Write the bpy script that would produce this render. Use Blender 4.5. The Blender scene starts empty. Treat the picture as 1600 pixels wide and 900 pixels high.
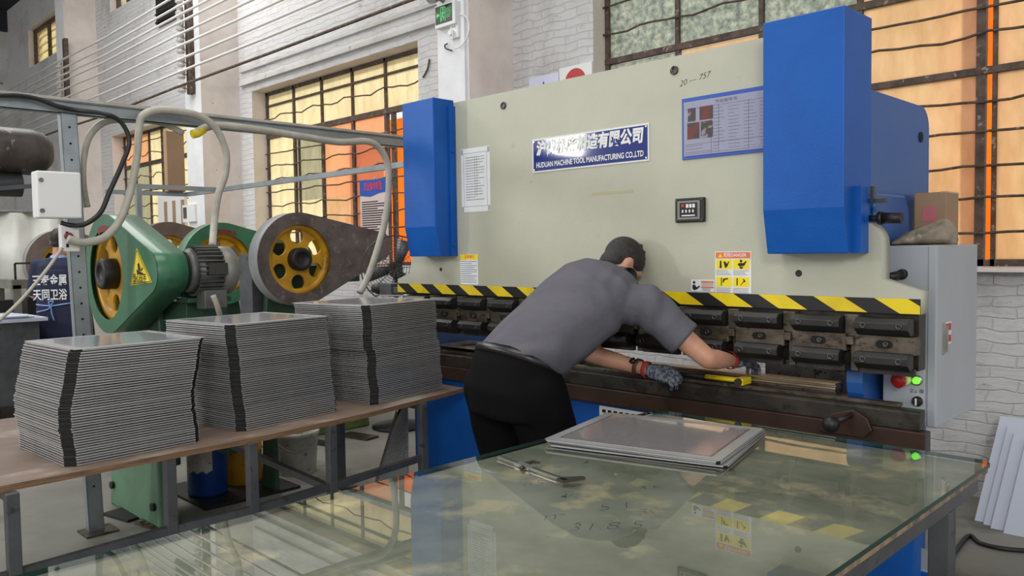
import bpy, bmesh, math, random
from math import sin, cos, pi, radians, sqrt, atan2
from mathutils import Vector, Matrix, Euler
random.seed(7)
V = Vector
SC = bpy.context.scene
COL = SC.collection

# ------------------------------------------------------------------ camera
FPX, CX, CY, EYE = 1263.725, 800.0, 450.0, V((0, 0, 1.45))
ROT = Matrix(((0.70867016, -0.02287833, 0.70516891),
              (0.70538872, 0.04366692, -0.70747435),
              (-0.01460672, 0.99878415, 0.04708356)))
cam = bpy.data.cameras.new('camera')
cam.sensor_width = 36.0
cam.lens = FPX / 1600.0 * 36.0
cam.clip_end = 200
camo = bpy.data.objects.new('camera', cam)
COL.objects.link(camo)
camo.matrix_world = Matrix.Translation(EYE) @ ROT.to_4x4()
SC.camera = camo

# ------------------------------------------------------------------ world, lights, exposure
SC.view_settings.view_transform = 'Standard'
SC.view_settings.look = 'None'
SC.view_settings.gamma = 1.0
SC.view_settings.use_curve_mapping = False
SC.view_settings.exposure = 0.0
SC.cycles.max_bounces = 10
SC.cycles.diffuse_bounces = 5
SC.cycles.transparent_max_bounces = 24
SC.cycles.use_denoising = True
SC.cycles.sample_clamp_indirect = 6.0
W = bpy.data.worlds.new('sky')
SC.world = W
W.use_nodes = True
bg = W.node_tree.nodes['Background']
bg.inputs[0].default_value = (1.0, 0.985, 0.96, 1)
bg.inputs[1].default_value = 1.0


def light(name, kind, loc, target, power, color=(1, 1, 1), sx=1.0, sy=1.0):
    l = bpy.data.lights.new(name, kind)
    l.energy = power
    l.color = color
    o = bpy.data.objects.new(name, l)
    COL.objects.link(o)
    o.location = loc
    d = V(target) - V(loc)
    o.rotation_euler = d.to_track_quat('-Z', 'Y').to_euler()
    if kind == 'AREA':
        l.shape = 'RECTANGLE'
        l.size, l.size_y = sx, sy
    if kind == 'SUN':
        l.angle = radians(3)
    return o


light('afternoon_sun', 'SUN', (2, 20, 14), (0, 0, 0), 3.5, (1.0, 0.97, 0.92))
light('open_door_daylight', 'AREA', (-7.9, -3.1, 3.05), (-2.6, 3.0, 1.9), 85, (1, 1, 1), .42, .42)
light('yard_daylight', 'AREA', (2.6, -3.0, 3.6), (-2.2, 3.0, 1.2), 150, (1, 0.99, 0.97), 1.3, 1.3)
light('roof_light', 'AREA', (-3.0, 0.5, 6.6), (-3.0, 1.0, 0), 190, (1, 0.99, 0.97), 3.0, 5.0)
light('roof_light', 'AREA', (-10.0, 1.5, 6.6), (-10.0, 3.0, 0), 430, (1, 0.985, 0.96), 3.0, 6.0)


# ------------------------------------------------------------------ helpers
def ray(u, v):
    return ROT @ V(((u - CX) / FPX, -(v - CY) / FPX, -1.0))


def P(u, v, x=None, y=None, z=None):
    """The point of the world plane x, y or z = const seen at u, v of the photograph."""
    r = ray(u, v)
    t = x / r.x if x is not None else (y / r.y if y is not None else (z - EYE.z) / r.z)
    return EYE + r * t


def lin(c):
    return tuple(((x / 255.0) / 12.92 if x / 255.0 <= 0.04045 else ((x / 255.0 + 0.055) / 1.055) ** 2.4) for x in c) + (1.0,)


ORG = {}


class MB:
    """Collects shapes in world coordinates; build() links them as one mesh object."""

    def __init__(s):
        s.v, s.f, s.m, s.sm = [], [], [], []
        s.mi = 0

    def add(s, vs, fs, smooth=False, mx=None):
        b = len(s.v)
        for p in vs:
            p = V(p)
            s.v.append(mx @ p if mx is not None else p)
        for f in fs:
            s.f.append([b + i for i in f])
            s.m.append(s.mi)
            s.sm.append(smooth)
        return s

    def box(s, a, b, mx=None):
        x0, y0, z0 = a
        x1, y1, z1 = b
        if x0 > x1: x0, x1 = x1, x0
        if y0 > y1: y0, y1 = y1, y0
        if z0 > z1: z0, z1 = z1, z0
        vs = [(x0, y0, z0), (x1, y0, z0), (x1, y1, z0), (x0, y1, z0), (x0, y0, z1), (x1, y0, z1), (x1, y1, z1), (x0, y1, z1)]
        return s.add(vs, [(0, 3, 2, 1), (4, 5, 6, 7), (0, 1, 5, 4), (1, 2, 6, 5), (2, 3, 7, 6), (3, 0, 4, 7)], False, mx)

    def cbox(s, c, d, mx=None):
        return s.box((c[0] - d[0] / 2, c[1] - d[1] / 2, c[2] - d[2] / 2), (c[0] + d[0] / 2, c[1] + d[1] / 2, c[2] + d[2] / 2), mx)

    def bar(s, p, q, w, h=None, up=(0, 0, 1)):
        """square bar from p to q"""
        h = h or w
        p, q, up = V(p), V(q), V(up)
        d = (q - p)
        L = d.length
        d.normalize()
        if abs(d.dot(up)) > 0.98:
            up = V((1, 0, 0))
        r = d.cross(up).normalized()
        u = r.cross(d)
        mx = Matrix(((r.x, d.x, u.x, p.x), (r.y, d.y, u.y, p.y), (r.z, d.z, u.z, p.z), (0, 0, 0, 1)))
        return s.box((-w / 2, 0, -h / 2), (w / 2, L, h / 2), mx)

    def rings(s, rings, closed_ring=True, caps=True, smooth=True, loop=False):
        n = len(rings[0])
        b = len(s.v)
        vs = [p for r in rings for p in r]
        fs = []
        k = len(rings)
        for i in range(k if loop else k - 1):
            j2 = (i + 1) % k
            for j in range(n if closed_ring else n - 1):
                a, c = i * n + j, i * n + (j + 1) % n
                fs.append((a, c, j2 * n + (j + 1) % n, j2 * n + j))
        s.add(vs, fs, smooth)
        if caps and not loop:
            s.add([V(p) for p in rings[0]], [list(range(n))[::-1]], False)
            s.add([V(p) for p in rings[-1]], [list(range(n))], False)
        return s

    def cyl(s, p, q, r0, r1=None, n=20, caps=True, smooth=True):
        r1 = r0 if r1 is None else r1
        p, q = V(p), V(q)
        d = (q - p).normalized()
        a = d.orthogonal().normalized()
        c = d.cross(a)
        R = [[o + (a * cos(2 * pi * i / n) + c * sin(2 * pi * i / n)) * r for i in range(n)] for o, r in ((p, r0), (q, r1))]
        return s.rings(R, caps=caps, smooth=smooth)

    def lathe(s, p, axis, prof, n=24, caps=True):
        """prof: (distance along the axis, radius)"""
        p, d = V(p), V(axis).normalized()
        a = d.orthogonal().normalized()
        c = d.cross(a)
        R = [[p + d * h + (a * cos(2 * pi * i / n) + c * sin(2 * pi * i / n)) * max(r, 1e-4) for i in range(n)] for h, r in prof]
        return s.rings(R, caps=caps)

    def tube(s, pts, r, n=8, smooth_pts=0, caps=True):
        pts = [V(p) for p in pts]
        if smooth_pts:
            pts = spline(pts, smooth_pts)
        rad = r if callable(r) else (lambda t: r)
        R = []
        a = None
        for i, p in enumerate(pts):
            d = (pts[min(i + 1, len(pts) - 1)] - pts[max(i - 1, 0)]).normalized()
            a = d.orthogonal().normalized() if a is None else (a - d * a.dot(d)).normalized()
            c = d.cross(a)
            rr = rad(i / max(1, len(pts) - 1))
            R.append([p + (a * cos(2 * pi * k / n) + c * sin(2 * pi * k / n)) * rr for k in range(n)])
        return s.rings(R, caps=caps)

    def sph(s, c, r, n=14, mx=None):
        rx, ry, rz = (r, r, r) if not hasattr(r, '__len__') else r
        c = V(c)
        R = []
        for i in range(1, n):
            t = pi * i / n
            ring = [V((rx * sin(t) * cos(2 * pi * k / (2 * n)), ry * sin(t) * sin(2 * pi * k / (2 * n)), -rz * cos(t))) for k in range(2 * n)]
            R.append([(mx @ p if mx is not None else p) + c for p in ring])
        return s.rings(R)

    def prism(s, poly, ax, d0, d1, holes=()):
        """polygon in the plane across axis ax ('x': (y,z), 'y': (x,z), 'z': (x,y)) extruded from d0 to d1, with holes"""
        bm = bmesh.new()
        loops = [poly] + list(holes)
        es = []
        for lp in loops:
            vs = [bm.verts.new((p[0], p[1], 0)) for p in lp]
            es += [bm.edges.new((vs[i], vs[(i + 1) % len(vs)])) for i in range(len(vs))]
        if holes:
            bmesh.ops.triangle_fill(bm, use_beauty=True, use_dissolve=False, edges=es)
        else:
            bm.faces.new(bm.verts)
        bm.verts.index_update()

        def w(p, d):
            return {'x': (d, p[0], p[1]), 'y': (p[0], d, p[1]), 'z': (p[0], p[1], d)}[ax]
        base = [(v.co.x, v.co.y) for v in bm.verts]
        fs = [[v.index for v in f.verts] for f in bm.faces]
        n = len(base)
        s.add([w(p, d0) for p in base], fs)
        s.add([w(p, d1) for p in base], [f[::-1] for f in fs])
        o = 0
        for lp in loops:
            k = len(lp)
            s.add([w(p, d0) for p in lp] + [w(p, d1) for p in lp], [(i, (i + 1) % k, k + (i + 1) % k, k + i) for i in range(k)], k > 16)
            o += k
        bm.free()
        return s

    def build(s, name, mats, parent=None, origin=None, bevel=0.0, seg=2, flat=False):
        me = bpy.data.meshes.new(name)
        if parent is not None and origin is None:
            origin = ORG[parent.name]
        if origin is None:
            xs = [p.x for p in s.v]
            ys = [p.y for p in s.v]
            zs = [p.z for p in s.v]
            origin = V(((min(xs) + max(xs)) / 2, (min(ys) + max(ys)) / 2, min(zs)))
        origin = V(origin)
        me.from_pydata([tuple(p - origin) for p in s.v], [], s.f)
        if not isinstance(mats, (list, tuple)):
            mats = [mats]
        for m in mats:
            me.materials.append(m)
        for i, poly in enumerate(me.polygons):
            poly.material_index = s.m[i]
            poly.use_smooth = s.sm[i]
        bm = bmesh.new()
        bm.from_mesh(me)
        bmesh.ops.remove_doubles(bm, verts=bm.verts, dist=1e-5)
        bmesh.ops.recalc_face_normals(bm, faces=bm.faces)
        bm.to_mesh(me)
        bm.free()
        o = bpy.data.objects.new(name, me)
        COL.objects.link(o)
        if parent is not None:
            o.parent = parent
            o.location = origin - ORG[parent.name]
        else:
            o.location = origin
        ORG[o.name] = origin
        if bevel:
            b = o.modifiers.new('bevel', 'BEVEL')
            b.width = bevel
            b.segments = seg
            b.limit_method = 'ANGLE'
            b.angle_limit = radians(40)
        return o


def spline(pts, k):
    out = []
    n = len(pts)
    for i in range(n - 1):
        p0, p1, p2, p3 = pts[max(i - 1, 0)], pts[i], pts[i + 1], pts[min(i + 2, n - 1)]
        for j in range(k):
            t = j / k
            out.append(0.5 * ((2 * p1) + (p2 - p0) * t + (2 * p0 - 5 * p1 + 4 * p2 - p3) * t * t + (3 * p1 - p0 - 3 * p2 + p3) * t ** 3))
    out.append(pts[-1])
    return out


def thing(name, loc, label, cat, group=None):
    o = bpy.data.objects.new(name, None)
    COL.objects.link(o)
    o.location = loc
    o.empty_display_size = 0.1
    ORG[o.name] = V(loc)
    return tag(o, label, cat, group)


def tag(o, label, cat, group=None):
    o['label'] = label
    o['category'] = cat
    if group:
        o['group'] = group
    return o


def struct(o):
    o['kind'] = 'structure'
    return o


def copy_tree(o, parent=None):
    c = o.copy()
    COL.objects.link(c)
    if parent is not None:
        c.parent = parent
    ORG[c.name] = ORG.get(o.name, V((0, 0, 0)))
    for ch in list(o.children):
        copy_tree(ch, c)
    return c


def text(name, body, size, org, xdir, ydir, mat, parent, bold=0.0, lift=0.0015, align='CENTER', width=None, shear=0.0):
    """flat lettering: org is the middle of the baseline row, xdir reading direction, ydir up"""
    cu = bpy.data.curves.new('lettering', 'FONT')
    cu.body = body
    cu.size = size
    cu.align_x = align
    cu.align_y = 'CENTER'
    cu.offset = bold
    cu.shear = shear
    cu.resolution_u = 3
    tmp = bpy.data.objects.new('lettering', cu)
    COL.objects.link(tmp)
    dg = bpy.context.evaluated_depsgraph_get()
    me = bpy.data.meshes.new_from_object(tmp.evaluated_get(dg))
    bpy.data.objects.remove(tmp)
    x, y = V(xdir).normalized(), V(ydir).normalized()
    n = x.cross(y)
    sx = 1.0
    if width and len(me.vertices):
        w = max(v.co.x for v in me.vertices) - min(v.co.x for v in me.vertices)
        sx = width / w if w > 0 else 1
    for v in me.vertices:
        c = V(org) + x * (v.co.x * sx) + y * v.co.y + n * lift - ORG[parent.name]
        v.co = c
    me.name = name
    me.materials.clear()
    me.materials.append(mat)
    o = bpy.data.objects.new(name, me)
    COL.objects.link(o)
    o.parent = parent
    ORG[o.name] = ORG[parent.name]
    return o


# ------------------------------------------------------------------ materials
def nd(nt, kind, **kw):
    n = nt.nodes.new(kind)
    for k, v in kw.items():
        setattr(n, k, v)
    return n


def mat(name, col, rough=0.5, metal=0.0, col2=None, vscale=4.0, mix=(0.4, 0.65), bump=0.0, bscale=40.0, col3=None, s3=12.0, mix3=(0.6, 0.68), stretch=None, spec=None, coat=0.0, trans=0.0, emit=None, estr=0.0):
    m = bpy.data.materials.new(name)
    m.use_nodes = True
    nt = m.node_tree
    b = nt.nodes['Principled BSDF']
    b.inputs['Base Color'].default_value = lin(col)
    b.inputs['Roughness'].default_value = rough
    b.inputs['Metallic'].default_value = metal
    if spec is not None:
        b.inputs['Specular IOR Level'].default_value = spec
    if coat:
        b.inputs['Coat Weight'].default_value = coat
        b.inputs['Coat Roughness'].default_value = 0.12
    if emit:
        b.inputs['Emission Color'].default_value = lin(emit)
        b.inputs['Emission Strength'].default_value = estr
    tc = nd(nt, 'ShaderNodeTexCoord')
    src = tc.outputs['Object']
    if stretch:
        mp = nd(nt, 'ShaderNodeMapping')
        mp.inputs['Scale'].default_value = stretch
        nt.links.new(src, mp.inputs[0])
        src = mp.outputs[0]

    def noise(scale, detail=5.0):
        n = nd(nt, 'ShaderNodeTexNoise')
        n.inputs['Scale'].default_value = scale
        n.inputs['Detail'].default_value = detail
        n.inputs['Roughness'].default_value = 0.6
        nt.links.new(src, n.inputs['Vector'])
        return n

    def blend(a, bcol, n, lo, hi):
        r = nd(nt, 'ShaderNodeMapRange')
        r.inputs[1].default_value, r.inputs[2].default_value = lo, hi
        nt.links.new(n.outputs['Fac'], r.inputs[0])
        x = nd(nt, 'ShaderNodeMix', data_type='RGBA')
        nt.links.new(r.outputs[0], x.inputs[0])
        if hasattr(a, 'is_linked'):
            nt.links.new(a, x.inputs[6])
        else:
            x.inputs[6].default_value = a
        x.inputs[7].default_value = bcol
        return x.outputs[2]
    cur = lin(col)
    if col2:
        cur = blend(cur, lin(col2), noise(vscale), *mix)
    if col3:
        cur = blend(cur, lin(col3), noise(s3, 8.0), *mix3)
    if hasattr(cur, 'is_linked'):
        nt.links.new(cur, b.inputs['Base Color'])
    if bump:
        bn = nd(nt, 'ShaderNodeBump')
        bn.inputs['Strength'].default_value = bump
        bn.inputs['Distance'].default_value = 0.01
        nt.links.new(noise(bscale).outputs['Fac'], bn.inputs['Height'])
        nt.links.new(bn.outputs[0], b.inputs['Normal'])
    return m


def brick_mat(name, col, col2, mortar, bump=0.6, stain=(120, 112, 104)):
    m = mat(name, col, 0.85)
    nt = m.node_tree
    b = nt.nodes['Principled BSDF']
    tc = nd(nt, 'ShaderNodeTexCoord')
    mp = nd(nt, 'ShaderNodeMapping')
    mp.inputs['Rotation'].default_value = (radians(90), 0, 0)
    nt.links.new(tc.outputs['Object'], mp.inputs[0])
    # swap so that bricks run along x and stack along z
    sep = nd(nt, 'ShaderNodeSeparateXYZ')
    cmb = nd(nt, 'ShaderNodeCombineXYZ')
    nt.links.new(tc.outputs['Object'], sep.inputs[0])
    nt.links.new(sep.outputs['X'], cmb.inputs['X'])
    nt.links.new(sep.outputs['Z'], cmb.inputs['Y'])
    wob = nd(nt, 'ShaderNodeTexNoise')
    wob.inputs['Scale'].default_value = 5.0
    nt.links.new(tc.outputs['Object'], wob.inputs['Vector'])
    mixv = nd(nt, 'ShaderNodeVectorMath', operation='MULTIPLY_ADD')
    mixv.inputs[1].default_value = (0.09, 0.07, 0.0)
    nt.links.new(wob.outputs['Color'], mixv.inputs[0])
    nt.links.new(cmb.outputs[0], mixv.inputs[2])
    br = nd(nt, 'ShaderNodeTexBrick')
    br.inputs['Scale'].default_value = 1.0
    br.inputs['Brick Width'].default_value = 0.25
    br.inputs['Row Height'].default_value = 0.066
    br.inputs['Mortar Size'].default_value = 0.006
    br.inputs['Mortar Smooth'].default_value = 0.6
    br.inputs['Color1'].default_value = lin(col)
    br.inputs['Color2'].default_value = lin(col2)
    br.inputs['Mortar'].default_value = lin(mortar)
    nt.links.new(mixv.outputs[0], br.inputs['Vector'])
    n2 = nd(nt, 'ShaderNodeTexNoise')
    n2.inputs['Scale'].default_value = 1.3
    n2.inputs['Detail'].default_value = 9.0
    n2.inputs['Roughness'].default_value = 0.7
    nt.links.new(tc.outputs['Object'], n2.inputs['Vector'])
    r = nd(nt, 'ShaderNodeMapRange')
    r.inputs[1].default_value, r.inputs[2].default_value = 0.52, 0.74
    r.inputs[4].default_value = 0.55
    nt.links.new(n2.outputs['Fac'], r.inputs[0])
    x = nd(nt, 'ShaderNodeMix', data_type='RGBA')
    nt.links.new(r.outputs[0], x.inputs[0])
    nt.links.new(br.outputs['Color'], x.inputs[6])
    x.inputs[7].default_value = lin(stain)
    # dark cracks and chips
    n3 = nd(nt, 'ShaderNodeTexNoise')
    n3.inputs['Scale'].default_value = 7.0
    n3.inputs['Detail'].default_value = 10.0
    n3.inputs['Roughness'].default_value = 0.75
    st = nd(nt, 'ShaderNodeMapping')
    st.inputs['Scale'].default_value = (0.7, 2.2, 1.0)
    nt.links.new(mixv.outputs[0], st.inputs[0])
    nt.links.new(st.outputs[0], n3.inputs['Vector'])
    r3 = nd(nt, 'ShaderNodeMapRange')
    r3.inputs[1].default_value, r3.inputs[2].default_value = 0.60, 0.68
    r3.inputs[4].default_value = 0.75
    nt.links.new(n3.outputs['Fac'], r3.inputs[0])
    x3 = nd(nt, 'ShaderNodeMix', data_type='RGBA')
    nt.links.new(r3.outputs[0], x3.inputs[0])
    nt.links.new(x.outputs[2], x3.inputs[6])
    x3.inputs[7].default_value = lin((95, 88, 82))
    nt.links.new(x3.outputs[2], b.inputs['Base Color'])
    bn = nd(nt, 'ShaderNodeBump')
    bn.inputs['Strength'].default_value = bump
    bn.inputs['Distance'].default_value = 0.012
    ad = nd(nt, 'ShaderNodeMath', operation='MULTIPLY_ADD')
    nt.links.new(br.outputs['Fac'], ad.inputs[0])
    ad.inputs[1].default_value = -0.35
    nt.links.new(n3.outputs['Fac'], ad.inputs[2])
    nt.links.new(ad.outputs[0], bn.inputs['Height'])
    nt.links.new(bn.outputs[0], b.inputs['Normal'])
    return m


def pane_mat(name, col, col2, scale=14.0, mix=(0.35, 0.7), gloss=0.12, stretch=(1, 1, 0.35)):
    """frosted, dirty window glass that lets daylight through"""
    m = bpy.data.materials.new(name)
    m.use_nodes = True
    nt = m.node_tree
    nt.nodes.remove(nt.nodes['Principled BSDF'])
    out = nt.nodes['Material Output']
    tc = nd(nt, 'ShaderNodeTexCoord')
    mp = nd(nt, 'ShaderNodeMapping')
    mp.inputs['Scale'].default_value = stretch
    nt.links.new(tc.outputs['Object'], mp.inputs[0])
    n = nd(nt, 'ShaderNodeTexNoise')
    n.inputs['Scale'].default_value = scale
    n.inputs['Detail'].default_value = 8
    n.inputs['Roughness'].default_value = 0.7
    nt.links.new(mp.outputs[0], n.inputs['Vector'])
    r = nd(nt, 'ShaderNodeMapRange')
    r.inputs[1].default_value, r.inputs[2].default_value = mix
    nt.links.new(n.outputs['Fac'], r.inputs[0])
    x = nd(nt, 'ShaderNodeMix', data_type='RGBA')
    nt.links.new(r.outputs[0], x.inputs[0])
    x.inputs[6].default_value = lin(col)
    x.inputs[7].default_value = lin(col2)
    t = nd(nt, 'ShaderNodeBsdfTranslucent')
    nt.links.new(x.outputs[2], t.inputs['Color'])
    d = nd(nt, 'ShaderNodeBsdfDiffuse')
    nt.links.new(x.outputs[2], d.inputs['Color'])
    m1 = nd(nt, 'ShaderNodeMixShader')
    m1.inputs[0].default_value = 0.12
    nt.links.new(t.outputs[0], m1.inputs[1])
    nt.links.new(d.outputs[0], m1.inputs[2])
    g = nd(nt, 'ShaderNodeBsdfGlossy')
    g.inputs['Roughness'].default_value = 0.25
    m2 = nd(nt, 'ShaderNodeMixShader')
    m2.inputs[0].default_value = gloss * 0.4
    nt.links.new(m1.outputs[0], m2.inputs[1])
    nt.links.new(g.outputs[0], m2.inputs[2])
    nt.links.new(m2.outputs[0], out.inputs['Surface'])
    return m


def clear_mat(name, tint, ior=1.5, rough=0.0, boost=1.0):
    """thin clear sheet: tinted see-through with mirror reflection by angle"""
    m = bpy.data.materials.new(name)
    m.use_nodes = True
    nt = m.node_tree
    nt.nodes.remove(nt.nodes['Principled BSDF'])
    out = nt.nodes['Material Output']
    fr = nd(nt, 'ShaderNodeFresnel')
    fr.inputs['IOR'].default_value = ior
    ml = nd(nt, 'ShaderNodeMath', operation='MULTIPLY', use_clamp=True)
    ml.inputs[1].default_value = boost
    ge = nd(nt, 'ShaderNodeNewGeometry')
    fb = nd(nt, 'ShaderNodeMath', operation='SUBTRACT', use_clamp=True)
    nt.links.new(fr.outputs[0], fb.inputs[0])
    nt.links.new(ge.outputs['Backfacing'], fb.inputs[1])   # the far face of a thin sheet adds no mirror of its own
    nt.links.new(fb.outputs[0], ml.inputs[0])
    t = nd(nt, 'ShaderNodeBsdfTransparent')
    t.inputs[0].default_value = lin(tint)
    g = nd(nt, 'ShaderNodeBsdfGlossy')
    g.inputs['Roughness'].default_value = rough
    g.inputs['Color'].default_value = (1, 1, 1, 1)
    mx = nd(nt, 'ShaderNodeMixShader')
    nt.links.new(ml.outputs[0], mx.inputs[0])
    nt.links.new(t.outputs[0], mx.inputs[1])
    nt.links.new(g.outputs[0], mx.inputs[2])
    nt.links.new(mx.outputs[0], out.inputs['Surface'])
    return m


M = {}
M['cream'] = mat('cream_paint', (182, 182, 164), 0.42, col2=(174, 174, 156), vscale=2.0, bump=0.12, bscale=160, col3=(150, 148, 132), s3=9, mix3=(0.68, 0.76))
M['blue'] = mat('blue_paint', (4, 86, 172), 0.40, col2=(2, 78, 160), vscale=3.0, bump=0.12, bscale=150, spec=0.35)
M['blue_shaded'] = mat('blue_paint_shaded', (24, 82, 156), 0.35, col2=(44, 90, 150), vscale=3.5)  # same blue paint, with the shade on the side frames put into the tone
M['steel_dark'] = mat('oily_dark_steel', (50, 46, 42), 0.45, 0.4, col2=(66, 60, 53), vscale=6, bump=0.15, bscale=60, col3=(40, 34, 30), s3=14, mix3=(0.5, 0.6))
M['steel_worn'] = mat('worn_bare_steel', (102, 93, 82), 0.42, 0.5, col2=(68, 59, 50), vscale=12, bump=0.1, col3=(52, 44, 38), s3=25, mix3=(0.56, 0.64), stretch=(1, 1, 2))
M['steel_brown'] = mat('greasy_brown_steel', (66, 46, 38), 0.4, 0.3, col2=(48, 36, 31), vscale=5, bump=0.1)
M['black'] = mat('black_iron', (30, 30, 30), 0.45, 0.15, col2=(40, 39, 38), vscale=10, bump=0.08)
M['scribble'] = mat('faint_pencil', (58, 60, 54), 0.7)
M['blackmatte'] = mat('black_plastic', (22, 22, 23), 0.5)
M['hole'] = mat('dark_recess', (10, 10, 10), 0.8)
M['bolt'] = mat('bolt_steel', (80, 78, 74), 0.35, 0.8)
M['bright'] = mat('bright_steel', (190, 190, 188), 0.3, 0.9, col2=(170, 168, 162), vscale=20)
M['yellow'] = mat('yellow_tape', (232, 206, 22), 0.45, col2=(214, 186, 24), vscale=9, col3=(120, 104, 40), s3=22, mix3=(0.66, 0.74))
M['tapeblack'] = mat('black_tape', (26, 26, 28), 0.45)
M['topfilm'] = mat('white_glossy_film', (196, 199, 204), 0.10, col2=(178, 182, 188), vscale=2.5, coat=0.6)
M['white'] = mat('white_paint', (222, 223, 222), 0.5)
M['paper'] = mat('white_paper', (226, 228, 228), 0.6, col2=(214, 216, 218), vscale=8)
M['ink'] = mat('grey_print', (110, 112, 118), 0.6)
M['inkblack'] = mat('black_print', (24, 24, 26), 0.6)
M['cab'] = mat('pale_grey_cabinet_paint', (172, 177, 184), 0.4, col2=(164, 169, 176), vscale=2.5)
M['navy'] = mat('navy_sign', (14, 38, 118), 0.06)
M['red'] = mat('red_plastic', (176, 24, 26), 0.35)
M['orange'] = mat('orange_print', (226, 112, 60), 0.5)
M['yel'] = mat('yellow_print', (238, 216, 20), 0.5)
M['greenlamp'] = mat('lit_green_lamp', (90, 240, 40), 0.3, emit=(110, 255, 50), estr=1.6)
M['ivory'] = mat('ivory_plastic', (226, 214, 172), 0.4)
M['alu'] = mat('galvanised_sheet', (188, 188, 188), 0.38, 0.55, col2=(174, 174, 175), vscale=4)
M['galv'] = mat('galvanised_channel', (158, 166, 170), 0.4, 0.55, col2=(140, 148, 152), vscale=6)
M['greysteel'] = mat('grey_painted_steel', (92, 94, 98), 0.4, 0.4, col2=(78, 80, 84), vscale=7, col3=(58, 56, 54), s3=18, mix3=(0.6, 0.7))
M['ply'] = mat('plywood_face', (134, 114, 100), 0.6, col2=(104, 88, 77), vscale=3.0, bump=0.1, col3=(168, 156, 146), s3=5, mix3=(0.52, 0.68), stretch=(1, 0.5, 1))
M['plyedge'] = mat('plywood_edge', (134, 104, 78), 0.7, col2=(96, 72, 54), vscale=30, stretch=(1, 0.3, 8), bump=0.2)
M['concrete'] = mat('concrete_floor', (132, 131, 122), 0.55, col2=(108, 106, 98), vscale=1.2, bump=0.1, bscale=30, col3=(74, 72, 66), s3=2.2, mix3=(0.56, 0.72))
M['plaster'] = mat('white_plaster', (204, 204, 204), 0.85, col2=(186, 182, 176), vscale=2.0, bump=0.5, bscale=22, col3=(128, 122, 114), s3=6, mix3=(0.64, 0.74))
M['column'] = mat('column_white_paint', (226, 228, 230), 0.7, col2=(212, 214, 216), vscale=2.0, bump=0.1)
M['columnside'] = mat('column_raw_plaster', (222, 213, 207), 0.85, col2=(208, 198, 191), vscale=3, bump=0.2, col3=(116, 104, 98), s3=14, mix3=(0.68, 0.74))
M['brick'] = brick_mat('painted_brick', (208, 208, 209), (205, 204, 205), (202, 200, 199), bump=1.0)
M['roof'] = mat('dark_roof', (52, 52, 58), 0.9, col2=(40, 40, 46), vscale=1.0)
M['rust'] = mat('rusty_window_steel', (92, 76, 66), 0.7, 0.1, col2=(64, 52, 46), vscale=16, bump=0.2, col3=(150, 134, 120), s3=24, mix3=(0.6, 0.68))
M['green'] = mat('green_machine_paint', (58, 116, 84), 0.4, col2=(50, 102, 74), vscale=4, bump=0.08, col3=(40, 66, 52), s3=9, mix3=(0.62, 0.74), coat=0.2)
M['greendark'] = mat('dark_green_casting', (44, 78, 58), 0.5, col2=(34, 58, 46), vscale=4, bump=0.15, col3=(26, 34, 30), s3=8, mix3=(0.58, 0.7))
M['greenpale'] = mat('pale_green_base_paint', (98, 136, 108), 0.5, col2=(82, 116, 92), vscale=3, bump=0.1, col3=(48, 58, 48), s3=7, mix3=(0.62, 0.72))
M['olive'] = mat('olive_base_paint', (92, 112, 60), 0.55, col2=(66, 84, 46), vscale=5)
M['flywheel'] = mat('yellow_flywheel_paint', (206, 156, 22), 0.4, col2=(170, 122, 24), vscale=5, col3=(80, 58, 26), s3=9, mix3=(0.6, 0.74))
M['guardrust'] = mat('rubbed_grey_guard', (104, 94, 90), 0.55, 0.2, col2=(78, 68, 64), vscale=5, bump=0.12, col3=(128, 118, 112), s3=14, mix3=(0.56, 0.7))
M['guardrim'] = mat('grey_guard_rim', (150, 152, 154), 0.5, col2=(132, 134, 136), vscale=4)
M['guardbrown'] = mat('brown_guard', (112, 98, 90), 0.6, col2=(92, 78, 72), vscale=4)
M['motor'] = mat('grey_motor_casting', (92, 94, 90), 0.45, 0.3, col2=(74, 76, 73), vscale=8, col3=(54, 54, 52), s3=16, mix3=(0.6, 0.72))
M['motorcap'] = mat('pale_motor_cowl', (128, 126, 118), 0.45, 0.2, col2=(108, 106, 100), vscale=6)
M['conduit'] = mat('grey_plastic_conduit', (176, 172, 160), 0.5, col2=(158, 153, 142), vscale=10)
M['cable'] = mat('black_rubber_cable', (26, 27, 30), 0.45)
M['wire'] = mat('grey_overhead_wire', (206, 204, 202), 0.5)
M['insul'] = mat('porcelain_insulator', (196, 192, 188), 0.25)
M['tank'] = mat('chipped_pipe_paint', (76, 70, 66), 0.45, col2=(54, 45, 42), vscale=7, col3=(132, 128, 122), s3=9, mix3=(0.61, 0.64))
M['glassedge'] = mat('green_glass_edge', (34, 62, 56), 0.3, spec=0.3)
M['glass'] = clear_mat('table_glass', (250, 252, 249), 1.5, 0.0, 1.1)
M['film'] = clear_mat('glossy_film', (236, 236, 238), 1.45, 0.06, 1.0)
M['board'] = mat('marked_table_board', (126, 127, 114), 0.6, col2=(92, 94, 84), vscale=3.2, col3=(164, 154, 126), s3=5.5, mix3=(0.54, 0.66))
M['boardedge'] = mat('chipped_board_edge', (150, 130, 108), 0.8, col2=(96, 84, 72), vscale=26, bump=0.4)
M['card'] = mat('brown_cardboard', (160, 132, 104), 0.75, col2=(150, 122, 94), vscale=4)
M['plasticbag'] = mat('dusty_plastic_bag', (150, 138, 120), 0.35, col2=(108, 98, 84), vscale=9, bump=0.3, bscale=14)
M['sheetwhite'] = mat('white_coated_sheet', (182, 189, 204), 0.5)
M['bucket'] = mat('paint_stained_bucket', (188, 186, 176), 0.6, col2=(160, 158, 148), vscale=9, col3=(110, 106, 98), s3=20, mix3=(0.58, 0.64))
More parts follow.
